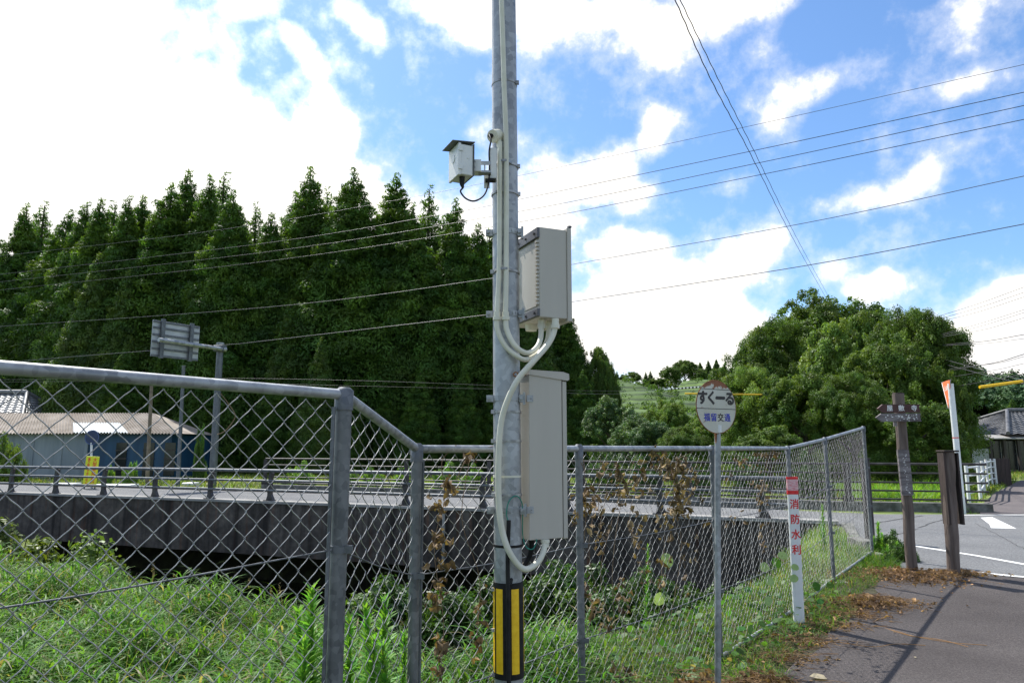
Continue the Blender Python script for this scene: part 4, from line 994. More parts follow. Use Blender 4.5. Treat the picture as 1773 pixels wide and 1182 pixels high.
# a lower edge row that fills the foot of the wall
for i, px in enumerate(range(-120, 1010, 66)):
    Y = 41.5 + g.uniform(-.8, 1.6) + (9 if px < 150 else 0); pr = cedar_proto((0, 2, 1, 3)[i % 4]); p = at(px + g.uniform(-14, 14), g.uniform(600, 650) if px > 150 else 560, Y); h = p.z / 19.7
    plant('cedar_tree', pr, (p.x, Y, 0), h * 1.25, h, g.random() * 6.28, 'low front cedar at the foot of the tree wall, ' + ORD[i] + ' from the left', 'tree', 'front row of the tree wall')
for px, py, Y, lab in ((172, 440, 45, 'bright yellow-green creeper-clad cedar above the brown shed roof'), (222, 470, 44.5, 'lighter green cedar just left of the road sign back'), (556, 585, 40.5, 'bright leafy small tree in the dark wall above the sloping fence rail'), (505, 520, 43, 'lighter green clump low in the wall right of the sign column'), (930, 520, 44, 'pale leafy tree showing under the upper cabinet')):
    p = at(px, py, Y); h = p.z / 19.7; plant('cedar_tree', cedar_proto(3), (p.x, Y, 0), h * 1.1, h, px, lab, 'tree', 'lighter trees in the tree wall', m_cedarl := mat('light_cedar_foliage', (.055, .115, .018), (.11, .18, .03), .5, .6, attr='tint', trans=.38))

# ---- broadleaf trees on the right and in the middle
BT = [  # px centre, py top, half width px, Y, proto, material, label
    (1425, 512, 110, 52, 0, 'd', 'largest domed dark tree on the right skyline where the twin cables end'),
    (1345, 560, 85, 50, 1, 'd', 'dark tree on the left shoulder of the domed tree mass'),
    (1282, 622, 62, 48, 0, 'd', 'lowest dark tree where the right tree mass slopes down to the valley'),
    (1500, 552, 70, 46, 2, 'd', 'dark tree filling the notch between the two rounded tree masses'),
    (1580, 540, 84, 33, 1, 'd', 'big rounded dark tree behind the arrow boards'),
    (1530, 590, 80, 31, 0, 'd', 'glossy dark tree directly behind the left tip of the arrow boards'),
    (1632, 640, 40, 30, 2, 'd', 'dark tree at the right end of the mass behind the orange sign'),
    (1452, 565, 68, 38, 2, 'l', 'pale feathery tree in front of the domed dark tree'),
    (1300, 640, 66, 30, 1, 'l', 'light green tree with sunlit leaves right of the bus stop sign'),
    (1390, 640, 75, 28, 0, 'd', 'dark leafy tree above the last bend of the chain-link fence'),
    (1470, 650, 70, 26.5, 1, 'd', 'low leafy tree above the far end of the chain-link fence'),
    (1580, 690, 70, 25, 0, 'd', 'deep green tree right behind the wooden guide post'),
    (1225, 712, 42, 34, 2, 'l', 'yellowish tree partly hidden by the bus stop sign'),
    (1150, 694, 50, 40, 1, 'l', 'mid green tree in the valley left of the bus stop sign'),
    (1062, 690, 50, 36, 2, 'g', 'grey-green bushy tree just right of the lower cabinet'),
    (1110, 722, 50, 33, 0, 'g', 'low grey-green bush above the fence top rail'),
    (1028, 606, 36, 46, 2, 'd', 'thin ragged tree at the edge of the cedar wall beside the valley'),
    (1046, 628, 26, 45, 1, 'd', 'small leafy sapling leaning out from the cedar wall edge'),
    (1185, 740, 45, 30, 1, 'd', 'dark low bush below the bus stop sign board'),
    (1330, 740, 60, 24.5, 2, 'd', 'shadowy bush behind the end of the far roadside railing'),
]
for i, (px, py, hw, Y, k, mm, lab) in enumerate(BT):
    pr = broad_proto(k); p = at(px, py, Y); w = hw / FPX * Y / 3.5 * 1.05; h = p.z / 8.0 * .98
    plant('broadleaf_tree', pr, (p.x, Y, 0), w, h, i * 1.7, lab, 'tree', None, {'d': None, 'l': m_leafl, 'g': m_leafg}[mm])

for px, py, Y, lab in ((-230, 420, 60, 'cedar outside the left frame edge, nearest to it'), (-330, 440, 58, 'cedar outside the left frame edge, second from it'), (-440, 425, 62, 'cedar outside the left frame edge, third from it'), (-560, 455, 60, 'cedar outside the left frame edge, fourth from it'), (-700, 470, 62, 'cedar farthest outside the left frame edge')):
    p = at(px, py, Y); h = p.z / 19.7; plant('cedar_tree', cedar_proto(px % 4), (p.x, Y, 0), h * 1.3, h, px, lab, 'tree', 'cedars of the dark tree wall')
# ---- hills
def hill(name, m, prof, Y0, Yr, Y1, terr=0, x0=900, x1=1400):
    xs = np.linspace(x0, x1, 60); ys = np.concatenate([np.linspace(Y0, Yr, 40), np.linspace(Yr, Y1, 10)[1:]]); V = []
    pxs = [p[0] for p in prof]; zz = [at(p[0], p[1], Yr).z for p in prof]; X = [at(p[0], p[1], Yr).x for p in prof]
    gx = np.linspace(min(X), max(X), 70)
    for y in ys:
        for x in gx:
            zr = np.interp(x, X, zz); t = (y - Y0) / (Yr - Y0) if y <= Yr else 1 - (y - Yr) / (Y1 - Yr)
            z = zr * (t ** .8 if y <= Yr else max(0, t)) - .3 * (t <= 0)
            if terr and y <= Yr: z = z - .45 * (z / terr - math.floor(z / terr)) ** 4 * terr * 1.3 + .25 * math.sin(x * .4 + y * .2)
            V.append((x, y, z - (.4 if y == Y0 else 0)))
    nx = len(gx); I = np.arange(len(V)).reshape(-1, nx); F = np.stack([I[:-1, :-1], I[:-1, 1:], I[1:, 1:], I[1:, :-1]], -1).reshape(-1, 4)
    o = link(name, fastmesh(name, V, F, True), m); o['kind'] = 'structure'; return np.array(V)
m_hill = mat('hill_meadow', (.026, .058, .014), (.085, .15, .028), .12, .95, 0, .7, 1.2, detail=9, sharp=.9)
def terrace(m):
    nt = m.node_tree; N = nt.nodes; L = nt.links; p = N['Principled BSDF']; src = p.inputs['Base Color'].links[0].from_socket
    tc = N.new('ShaderNodeTexCoord'); w = N.new('ShaderNodeTexWave'); w.bands_direction = 'Z'; w.inputs['Scale'].default_value = .42; w.inputs['Distortion'].default_value = 3.5; w.inputs['Detail'].default_value = 4; w.inputs['Detail Scale'].default_value = .6
    L.new(tc.outputs['Object'], w.inputs['Vector']); r = N.new('ShaderNodeValToRGB'); L.new(w.outputs[0], r.inputs[0]); e = r.color_ramp.elements
    e[0].position = .12; e[0].color = (.42, .48, .40, 1); e[1].position = .5; e[1].color = (1.15, 1.1, 1.0, 1)
    x = N.new('ShaderNodeMix'); x.data_type = 'RGBA'; x.blend_type = 'MULTIPLY'; x.inputs[0].default_value = 1; L.new(src, x.inputs[6]); L.new(r.outputs[0], x.inputs[7]); L.new(x.outputs[2], p.inputs['Base Color'])
terrace(m_hill)
Vh = hill('hill', m_hill, [(860, 700), (960, 672), (1040, 660), (1080, 655), (1112, 665), (1135, 673), (1160, 674), (1185, 662), (1240, 656), (1300, 655), (1400, 680)], 58, 110, 160, 1.6)
Vf = hill('forested_hill', m_forest, [(1590, 655), (1640, 656), (1665, 655), (1692, 664), (1722, 673), (1748, 692), (1775, 700), (1850, 712), (1990, 690)], 105, 165, 240)
g = np.random.default_rng(8)
sel = Vf[(Vf[:, 2] > 1)]; sel = sel[g.choice(len(sel), 900)] + g.normal(size=(900, 3)) * [1.5, 1.5, .4]
V, F, c = clumps(sel, g.uniform(1.2, 2.6, len(sel)), 3.2, .42, g, up=.5, narrow=.5, tintvar=.35)
tag(link('forest', crownmesh('forest', V, F, c), m_forest), kind='stuff', label='distant forest covering the hill behind the right-hand house', cat='forest')
sel = Vh[(Vh[:, 2] > .8) & (Vh[:, 1] < 112)]; pp = sel[g.choice(len(sel), 2600)] + g.normal(size=(2600, 3)) * [1.2, 1.0, .1]; pp = pp[(np.sin(pp[:, 2] * 3.2 + pp[:, 0] * .08) + .6 * np.sin(pp[:, 0] * .4) > .15)]
V, F, c = clumps(pp, g.uniform(.2, .55, len(pp)), 16, .13, g, up=.5, narrow=.5, tintvar=.3)
tag(link('hillside_scrub', crownmesh('hillside_scrub', V, F, c), mat('hill_scrub_leaves', (.06, .12, .02), (.12, .20, .035), .3, .7, attr='tint', trans=.25, spec=.15)), kind='stuff', label='low scrub spread in rows over the green hillside', cat='scrub')
# trees on the ridges
for i, (px, py, Y, k, kind, lab) in enumerate([
    (1160, 636, 120, 0, 'b', 'dark round tree at the left of the copse on the green hill'), (1185, 626, 124, 1, 'b', 'highest round tree in the copse on the green hill'), (1208, 640, 122, 2, 'b', 'round tree in front of the conifers on the green hill'),
    (1212, 626, 126, 0, 'c', 'conifer at the left of the row on top of the green hill'), (1226, 623, 126, 1, 'c', 'tallest conifer of the row on top of the green hill'), (1240, 621, 126, 3, 'c', 'conifer behind the top edge of the bus stop sign'), (1254, 628, 124, 0, 'c', 'conifer right of the top edge of the bus stop sign'),
    (1137, 655, 112, 0, 'b', 'low dark bush at the foot of the hill copse'),
    (1068, 642, 112, 4, 'c', 'tiny thin tree alone on the left ridge of the green hill'), (1091, 645, 112, 2, 'b', 'small bushy tree on the left ridge of the green hill'), (1118, 643, 112, 4, 'c', 'slender tree left of a twin on the hill ridge'), (1126, 641, 113, 4, 'c', 'slender tree right of a twin on the hill ridge'),
    (1752, 690, 120, 2, 'c', 'light green conifer on the slope behind the house roof at right'), (1775, 705, 110, 2, 'c', 'conifer cut by the right frame edge above the house'), (1726, 660, 160, 1, 'c', 'dark conifer on the crest of the far right hill'), (1768, 680, 160, 3, 'c', 'dark conifer near the frame edge on the far right crest')]):
    p = at(px, py, Y); zb = {112: 10.5, 113: 10.4}.get(Y, at(px, 668 if px < 1300 else 740, Y).z - .5); hh = p.z - zb
    if kind == 'c': pr = cedar_proto(k); s = hh / 19.7; plant('conifer', pr, (p.x, Y, zb), s * (2.0 if k == 4 else 1.5), s, i, lab, 'tree')
    else: pr = broad_proto(k); s = hh / 7.9; plant('broadleaf_tree', pr, (p.x, Y, zb), max(s, .45) * 1.15, s, i, lab, 'tree')

# ------------------------------------------------------------------ grass
def blades(P, h, w, lean, az, tint, g, seg=4, curl=.55):
    n = len(P); s = np.linspace(0, 1, seg + 1); az = np.asarray(az); L = np.stack([np.cos(az), np.sin(az), np.zeros(n)], 1); S = np.stack([-np.sin(az), np.cos(az), np.zeros(n)], 1)
    tw = g.normal(size=n) * .5
    S = S * np.cos(tw)[:, None] + L * np.sin(tw)[:, None]
    VV = []
    for k, t in enumerate(s):
        c = P + np.array([0, 0, 1.0]) * (h * (t - lean * curl * t * t))[:, None] + L * (h * lean * t ** 1.7)[:, None]
        ww = (w * (1 - t) ** .65 * (.55 + .9 * t if t < .5 else 1))[:, None] * .5 + .0003
        VV += [c - S * ww, c + S * ww]
    V = np.stack(VV, 1).reshape(-1, 3); m = 2 * (seg + 1); b = (np.arange(n) * m)[:, None, None]
    q = np.array([[2 * k, 2 * k + 1, 2 * k + 3, 2 * k + 2] for k in range(seg)])[None]
    return V, (b + q).reshape(-1, 4), np.repeat(tint, m, 0)
m_grass = mat('grass_blades', (1, 1, 1), None, 4, .5, attr='tint', trans=.45, spec=.22)
def gtint(n, g, base=(.085, .16, .025), dry=.10, var=.3, lum=None):
    t = np.array(base)[None] * (1 - var + 2 * var * g.random((n, 1))) * np.stack([1 + .3 * g.normal(size=n) * .5, np.ones(n), 1 + .4 * g.random(n)], 1)
    d = g.random(n) < dry; t[d] = np.array((.26, .22, .11)) * (.7 + .6 * g.random((d.sum(), 1))); return np.clip(t, .005, 1)
def patchy(P, f, g, ph=0):
    """clumpiness: 0..1 value that varies over the ground"""
    return .5 + .25 * (np.sin(P[:, 0] * f + ph) + np.sin(P[:, 1] * f * 1.3 + P[:, 0] * f * .4 + ph * 2)) 
def scatter(n, x0, x1, y0, y1, g, keep):
    X = g.uniform(x0, x1, n); Y = g.uniform(y0, y1, n); k = keep(X, Y); X, Y = X[k], Y[k]
    return np.stack([X, Y, hgt(X, Y)], 1)
def fence_y(X):
    fx = np.array([p[0] for p in FP]); fy = np.array([p[1] for p in FP]); return np.interp(X, fx, fy)
def grass(name, P, hmin, hmax, w, g, label, base=(.085, .16, .025), dry=.1, lean=(.3, 1.1), pf=2.0, cat='grass', seg=4, wind=None):
    n = len(P); pc = patchy(P, pf, g); pc2 = .5 + .5 * np.sin(P[:, 0] * pf * 3.1 + 1.7 * np.sin(P[:, 1] * pf * 2.3)) * np.sin(P[:, 1] * pf * 2.7 + P[:, 0]); h = (hmin + (hmax - hmin) * g.random(n) ** 1.3) * (.5 + .45 * pc + .5 * pc2); az = g.uniform(0, 6.28, n) if wind is None else wind + g.normal(size=n) * 1.2
    ln = g.uniform(*lean, n); ti = gtint(n, g, base, dry) * (.75 + .5 * patchy(P, pf * .8, g, 2))[:, None]
    V, F, c = blades(P, h, w * (.6 + .8 * g.random(n)), ln, az, ti, g, seg)
    me = fastmesh(name, V, F, True); setcol(me, c); return tag(link(name, me, m_grass), label=label, cat=cat, kind='stuff')
g = np.random.default_rng(11)
far_of_fence = lambda X, Y: Y > fence_y(X) + .10
P = scatter(150000, -10.5, .6, 1.2, 10.8, g, lambda X, Y: far_of_fence(X, Y) & (insidedist(X, Y, RAV) < 1.0) & (np.abs(X) < Y * .78 + .5) & ((X < -.2) | (Y < 5.5)) & (g.random(len(X)) < np.clip(1.25 - Y * .09, .3, 1)))
grass('bank_grass', P, .14, .40, .012, g, 'tall arching grass on the bank behind the left half of the fence', base=(.075, .16, .02), dry=.12, pf=2.3, wind=-.4)
grass('bank_grass', P[g.random(len(P)) < .15], .12, .34, .024, g, 'broad curling leaves mixed into the bank grass behind the left half of the fence', base=(.10, .22, .028), dry=.06, lean=(.9, 1.7), pf=2.3)
# leafy reed-like stalks that form clumps over the bank
def stalks(name, Pb, hlo, hhi, nl, ll, lw, g, label, base, dry=.06):
    n = len(Pb); pc = patchy(Pb, 4.3, g, 1); h = g.uniform(hlo, hhi, n) * (.55 + .6 * pc); az = g.uniform(0, 6.28, n); tilt = g.uniform(.05, .45, n)
    V0, F0, c0 = blades(Pb, h, np.full(n, .004), tilt, az, np.tile([[.09, .15, .04]], (n, 1)), g, 3)
    t = np.tile(np.linspace(.25, 1, nl), n); idx = np.repeat(np.arange(n), nl); L = np.stack([np.cos(az), np.sin(az), np.zeros(n)], 1)[idx]; hh = h[idx]; ti = tilt[idx]
    Q = Pb[idx] + np.array([0, 0, 1.0]) * (hh * (t - ti * .55 * t * t))[:, None] + L * (hh * ti * t ** 1.7)[:, None]
    m = len(Q); V, F, c = blades(Q, g.uniform(*ll, m), lw * g.uniform(.6, 1.3, m), g.uniform(.6, 1.5, m), az[idx] + np.tile(np.arange(nl) * 2.6, n) + g.normal(size=m) * .5, gtint(m, g, base, dry, .3) * (.8 + .4 * g.random(n))[idx][:, None], g, 4, .6)
    me = fastmesh(name, np.concatenate([V0, V]), np.concatenate([F0, F + len(V0)]), True); setcol(me, np.concatenate([c0, c])); tag(link(name, me, m_grass), label=label, cat='grass', kind='stuff')
keepb = (patchy(P, 4.3, g, 1) > g.random(len(P)) * .9)
Pb = P[keepb]; Pb = Pb[g.choice(len(Pb), 5200, replace=False)]
stalks('reed_grass', Pb, .16, .46, 9, (.11, .24), .017, g, 'leafy reed-like grass clumps on the bank behind the left half of the fence', (.095, .205, .026))
# seed heads
Ph = P[g.choice(len(P), 160)]; n = len(Ph); V, F, c = blades(Ph, g.uniform(.40, .58, n), np.full(n, .004), g.uniform(.1, .4, n), g.uniform(0, 6.28, n), np.tile([[.30, .26, .14]], (n, 1)), g)
tips = V.reshape(n, 10, 3)[:, 8]; k = 26; tp = np.repeat(tips, k, 0) + np.stack([g.normal(size=n * k) * .006, g.normal(size=n * k) * .006, -g.random(n * k) * .09 + .02], 1)
V2, F2, c2 = blades(tp, g.uniform(.01, .025, n * k), np.full(n * k, .003), g.uniform(.4, 1, n * k), g.uniform(0, 6.28, n * k), np.tile([[.36, .30, .20]], (n * k, 1)), g, 1)
me = fastmesh('seed_heads', np.concatenate([V, V2]), np.concatenate([F, F2 + len(V)])); setcol(me, np.concatenate([c, c2])); tag(link('seed_heads', me, m_grass), label='pale seed heads rising from the bank grass', cat='grass', kind='stuff')
P = scatter(110000, -.3, 6.0, 3.9, 13.4, g, lambda X, Y: far_of_fence(X, Y) & (insidedist(X, Y, RAV) < 1.2) & (X < np.interp(Y, [9, 10.4, 13.6], [4.75, 4.95, 6.0])) & (g.random(len(X)) < np.clip(1.3 - Y * .09, .3, 1)))
grass('bank_grass', P, .07, .24, .0085, g, 'shorter bright grass on the bank behind the right half of the fence', base=(.11, .20, .025), dry=.13, pf=3.1)
def verge_keep(X, Y):
    edge = np.interp(Y, PE_Y, PE_X) + .03 * np.sin(Y * 9) + .05 * np.sin(Y * 3.1) - .04
    return (Y < fence_y(X) + .12) & (X < edge) & (Y > 1.5)
P = scatter(75000, -.6, 4.7, 1.5, 9.4, g, verge_keep)
grass('verge_grass', P, .04, .15, .006, g, 'low green grass on the verge between fence and asphalt path', base=(.095, .19, .02), dry=.16, pf=5)
P = scatter(110000, -22, 9, 9, 22, g, lambda X, Y: (insidedist(X, Y, RAV) > -.2) & (hgt(X, Y) < -.25) & (hgt(X, Y) > -2.45) & ((Y - NA[1]) * ND[0] - (X - NA[0]) * ND[1] < -.2))
grass('ravine_grass', P, .15, .45, .02, g, 'grass on the ravine sides in front of the bridge', base=(.09, .15, .02), dry=.1)
P = scatter(26000, 4.3, 5.2, 8.6, 11.3, g, lambda X, Y: (X < np.interp(Y, [8.6, 9.2, 11.4], [4.55, 4.8, 5.25])) & (X > np.interp(Y, [8.6, 11.4], [4.2, 4.9])) & (g.random(len(X)) < .3))
grass('verge_grass', P, .06, .22, .007, g, 'weedy grass tufts at the corner where fence and road meet', base=(.09, .18, .02), dry=.05, pf=6)
# fields beyond the road
def sp_edge(Y): return np.interp(Y, [15.7, 18, 23, 32], [10.05, 11.55, 15.25, 22.5])
def fieldkeep(X, Y):
    v = (X - NA[0]) * NN[0] + (Y - NA[1]) * NN[1]; road2 = (X > sp_edge(Y) - .1) & (X < np.interp(Y, [15.3, 19, 24, 28.4], [20, 22, 26, 60])) & (Y < 33)
    return (v > 4.5) & ~road2 & (Y > 16.2)
P = scatter(110000, -32, 34, 16.2, 44, g, fieldkeep)
grass('field_grass', P, .10, .30, .035, g, 'bright meadow grass beyond the bridge road', base=(.13, .19, .03), dry=.12, pf=.5, seg=2)
P = scatter(14000, 9.5, 22, 15.6, 30, g, lambda X, Y: (X > sp_edge(Y) - 1.6) & (X < sp_edge(Y) - .05))
grass('verge_grass', P, .08, .26, .02, g, 'tall roadside grass round the white post-and-rail fence', base=(.10, .18, .025), dry=.08, seg=3)

P = scatter(60000, -18, -1.0, -1.5, 10.5, g, lambda X, Y: far_of_fence(X, Y) & (insidedist(X, Y, RAV) < .8) & (np.abs(X) >= Y * .78 + .3))
grass('bank_grass', P, .16, .42, .024, g, 'rough grass on the bank beyond the left end of the fence', base=(.095, .18, .022), dry=.1, lean=(.6, 1.5))
# ---- leafy ground cover at the foot of the fence
def leafcards(P, r, Nrm, g, tint, sides=7):
    n = len(P); Nrm = Nrm / np.linalg.norm(Nrm, axis=1, keepdims=True); T = np.cross(Nrm, g.normal(size=(n, 3))); T /= np.linalg.norm(T, axis=1, keepdims=True); B = np.cross(Nrm, T)
    a = np.arange(sides) * 2 * np.pi / sides; rr = 1 - .0 * a; rr = rr * (1 + .25 * np.cos(a))
    V = P[:, None] + r[:, None, None] * (T[:, None] * (np.cos(a) * rr)[None, :, None] + B[:, None] * (np.sin(a) * rr * .8)[None, :, None] + Nrm[:, None] * (.22 * np.abs(np.sin(a)))[None, :, None])
    return V.reshape(-1, 3), np.arange(n * sides).reshape(n, sides), np.repeat(tint, sides, 0)
P = scatter(3800, .2, 3.2, 3.6, 7.4, g, lambda X, Y: (Y > fence_y(X) - .5) & (Y < fence_y(X) + 1.3) & (X < np.interp(Y, PE_Y, PE_X) - .15) & (g.random(len(X)) < .55)); P[:, 2] += g.uniform(.03, .17, len(P))
Nn = g.normal(size=P.shape) * .5; Nn[:, 2] += 1
V, F, c = leafcards(P, g.uniform(.012, .042, len(P)), Nn, g, gtint(len(P), g, (.075, .16, .03), .03))
me = fastmesh('ground_cover', V, F); setcol(me, c); tag(link('ground_cover', me, m_grass), label='round-leaved creeping weeds at the foot of the fence', cat='weeds', kind='stuff')

# ---- tall leafy weeds (one object each)
m_stem = mat('green_stem', (.10, .17, .03), (.16, .24, .05), 20, .5)
def tall_weed(px, py, Y, h, label, leaf=.05, seed=0, spread=1.0, group=None):
    g = np.random.default_rng(seed); t = at(px, py, Y); b = Vector((t.x + g.normal() * .03, Y, t.z - h)); r = empty('leafy_weed', b, label=label, cat='weed', group=group)
    s = MB(); s.tube([Vector((0, 0, -.05)), (t - b) * .5 + Vector((.006, 0, 0)), t - b], [.0035, .0028, .001], 6); s.build('stem', m_stem, r)
    n = int(h / .0040); tt = 1 - (1 - np.linspace(.05, 1, n)) ; P = np.array(t - b)[None] * tt[:, None]; az = np.arange(n) * 2.4 + g.normal(size=n) * .2
    hh = leaf * (1.15 - .55 * tt ** 3) * (.8 + .4 * g.random(n)) * spread
    V, F, c = blades(P, hh, hh * .27, np.clip(1.05 - .5 * tt, .45, 1.05), az, gtint(n, g, (.16, .34, .05), 0, .2), g, 3, .5)
    me = fastmesh('leaves', V, F, True); setcol(me, c); o = link('leaves', me, m_grass, r)
G_ = 'goldenrod-like weeds round the corner fence post'
tall_weed(606, 1075, 2.85, .5, 'leafy weed crowding the right side of the thick corner post', .09, 11, group=G_)
tall_weed(700, 1100, 3.3, .45, 'leafy weed just left of the second fence post', .085, 12, group=G_)
tall_weed(515, 1060, 2.8, .45, 'leafy weed a little apart on the left of the corner post', .09, 13, group=G_)
tall_weed(540, 1024, 2.75, .55, 'tallest leafy weed just left of the thick corner fence post', 0.099, 1, group=G_)
tall_weed(571, 1082, 2.70, .45, 'leafy weed half hidden behind the thick corner fence post', 0.088, 2, group=G_)
tall_weed(632, 1052, 3.0, .5, 'leafy weed just right of the thick corner fence post', 0.093, 3, group=G_)
tall_weed(667, 1040, 3.1, .55, 'leafy weed midway between the corner post and the next post', 0.099, 4, group=G_)
tall_weed(648, 1108, 2.9, .4, 'short leafy weed low between the corner post and the next post', 0.088, 5, group=G_)
tall_weed(662, 1120, 2.85, .4, 'shortest leafy weed at the foot of the sloping mesh panel', 0.080, 6, group=G_)
tall_weed(528, 1110, 2.6, .4, 'low leafy weed at the left foot of the corner fence post', 0.080, 7, group=G_)
tall_weed(1122, 945, 6.3, 1.1, 'single pale leafy weed rising behind the mesh between cabinet and bus sign', .06, 8)
tall_weed(1424, 876, 10.6, .9, 'pale flowering weed behind the mesh beside the red-capped marker', .10, 9)
for i, (px, py, Y, h) in enumerate([(1520, 905, 9.9, .5), (1527, 925, 9.8, .4), (1537, 945, 9.5, .28), (1553, 940, 9.6, .3), (1563, 948, 9.55, .25), (1512, 930, 9.9, .35)]):
    tall_weed(px, py, Y, h, ['dark upright weed beside the fence end', 'second dark weed beside the fence end', 'low weed between fence end and guide post', 'bushy weed left of the guide post foot', 'weed touching the foot of the guide post', 'weed against the concrete block'][i], .09, 20 + i, group='weeds at the road corner')

# ---- shrubs in the ravine and elsewhere
for x, y, s_, lab in ((4.98, 9.35, .2, 'small dark bush at the foot of the last fence post'), (5.08, 9.9, .26, 'leafy bush filling the corner between fence end and road'), (4.72, 9.2, .13, 'tiny bush left of the guide post base')):
    plant('shrub', shrub_proto(0), (x, y, .03), s_, s_ * 1.5, x * 9, lab, 'bush', 'weeds at the road corner', parts=('leaves', 'stems'))
SH = [(-1.9, 13.4, -2.1, 1.3, 1.35), (-.7, 13.6, -2.0, 1.2, 1.25), (.45, 13.9, -1.9, 1.2, 1.3), (1.6, 13.6, -1.95, 1.25, 1.3), (2.7, 13.2, -1.9, 1.1, 1.25), (3.7, 13.0, -1.7, .9, .9), (-3.2, 14.2, -2.4, 1.1, .9), (-.2, 12.6, -2.2, .9, .8), (2.2, 12.4, -2.1, .9, .8)]
SL = ['bush low behind the sloping fence panel', 'bush between the second fence post and the steel pole', 'bush behind the yellow striped sleeve', 'bush below the lower cabinet', 'bush behind the post right of the lower cabinet', 'bush in front of the dark abutment wall', 'small bush in the dark left part of the ravine', 'front bush beside the grey gravel bar', 'front bush right of the gravel bar']
for i, (x, y, z, sx, sz) in enumerate(SH):
    plant('shrub', shrub_proto(i % 2), (x, y, z), sx, sz, i * 1.3, 'dense green ' + SL[i], 'bush', 'bushes on the ravine floor', parts=('leaves', 'stems'))
for i, (px, py, Y, w, zb, lab) in enumerate([(20, 900, 15.5, 1.8, -2.6, 'sunlit yellow-green bush at the left edge under the bridge girder'), (95, 930, 16.5, 1.9, -2.6, 'bush stepping down into the dark under the bridge at left'), (170, 968, 15, 1.5, -2.6, 'lowest of the bushes at the left side of the ravine'), (-70, 905, 15.5, 1.9, -2.6, 'bush outside the left frame edge under the girder')]):
    p = at(px, py, Y); plant('shrub', shrub_proto(i % 2), (p.x, Y, zb), w, (p.z - zb) / .95, i, lab, 'bush', None, m_yg := mat('yellow_green_leaves', (.09, .14, .02), (.15, .20, .03), 2, .5, attr='tint', trans=.35), parts=('leaves', 'stems'))
m_veg = mat('garden_leaves', (.12, .26, .035), (.22, .36, .06), 3, .45, attr='tint', trans=.4)
for i, (px, py, Y, hw, lab) in enumerate([(20, 752, 31, 32, 'pruned garden tree in front of the grey wall at the left edge'), (222, 802, 29, 12, 'large-leaved garden plant left of the brown pole'), (190, 806, 29, 10, 'large-leaved garden plant beside the yellow notice'), (236, 800, 30, 8, 'light green plant in front of the blue wall'), (520, 800, 27, 30, 'bright green crop plant at the left end of the far railing'),
        (600, 806, 27, 26, 'bright crop plant behind the far railing left of the thick post'), (650, 808, 27, 26, 'bright crop plant seen through the sloping mesh panel'), (770, 800, 25, 30, 'bright crop plant behind the far railing just left of the steel pole'), (820, 805, 24.5, 26, 'bright crop plant behind the far railing at the steel pole'), (700, 808, 26, 24, 'bright crop plant seen behind the second fence post'),
        (1040, 790, 22.5, 40, 'wild shrub behind the far railing right of the cabinets'), (1120, 792, 21.5, 40, 'wild shrub behind the dried vine'), (1200, 790, 21, 40, 'wild shrub behind the bus stop pole'), (1290, 788, 20.5, 40, 'wild shrub behind the mesh left of the marker post'), (1400, 786, 20, 40, 'wild shrub behind the last mesh panels'), (350, 740, 33, 14, 'small sapling beside the grey sign column')]):
    p = at(px, py, Y); plant('shrub', shrub_proto(i % 2), (p.x, Y, -.1), hw / FPX * Y, max(.3, (p.z + .1) / .95), i * 2.1, lab, 'plant', None, m_veg if 0 < i < 10 else (m_leafl if i == 0 else m_hedge), parts=('leaves', 'stems'))
# the mown bright bank behind the railing on the right
P = scatter(9000, 9.5, 13.5, 17.2, 24, g, lambda X, Y: (X < sp_edge(Y) - 1.4)); P[:, 2] += .0
grass('bank_grass', P, .25, .6, .03, g, 'vivid green grass behind the brown railing beside the guide post', base=(.15, .28, .03), dry=.02, seg=3)

# ------------------------------------------------------------------ dry things
m_dry = mat('dry_leaf', (.095, .06, .035), (.24, .17, .10), 9, .8, trans=.2, attr='tint')
m_straw = mat('straw', (.26, .17, .07), (.50, .38, .2), 12, .8, attr='tint')
m_twig = mat('dry_twig', (.16, .10, .06), (.28, .2, .12), 12, .85)
def curled(P, s, g):
    """crumpled dead leaves: 3x3 grids"""
    n = len(P); T = g.normal(size=(n, 3)); T[:, 2] -= .8; T /= np.linalg.norm(T, axis=1, keepdims=True); B = np.cross(T, g.normal(size=(n, 3))); B /= np.linalg.norm(B, axis=1, keepdims=True); N_ = np.cross(T, B)
    V = []
    for i, u in enumerate((0, .5, 1)):
        for j, v in enumerate((-1, 0, 1)):
            wv = (.2, .36, .08)[i]; V.append(P + s[:, None] * (T * u + B * v * wv + N_ * (abs(v) * .42 + .3 * math.sin(u * 3)) + g.normal(size=(n, 3)) * .10))
    V = np.stack(V, 1).reshape(-1, 3); q = np.array([(0, 1, 4, 3), (1, 2, 5, 4), (3, 4, 7, 6), (4, 5, 8, 7)])[None] + (np.arange(n) * 9)[:, None, None]
    t = (.55 + .9 * g.random((n, 1))) * np.ones((n, 3)) * np.array([1, .95 + .1 * g.random(), .9]); return V, q.reshape(-1, 4), np.repeat(t, 9, 0)
def fence_hit(px):
    for i in range(len(FP) - 1):
        a = at(px, 775, 1); k = a.x; (x0, y0), (x1, y1) = FP[i], FP[i + 1]
        den = (x1 - x0) - k * (y1 - y0)
        if abs(den) < 1e-6: continue
        t = (k * y0 - x0) / den
        if 0 <= t <= 1 and y0 + (y1 - y0) * t > 0: return y0 + (y1 - y0) * t
    return 5
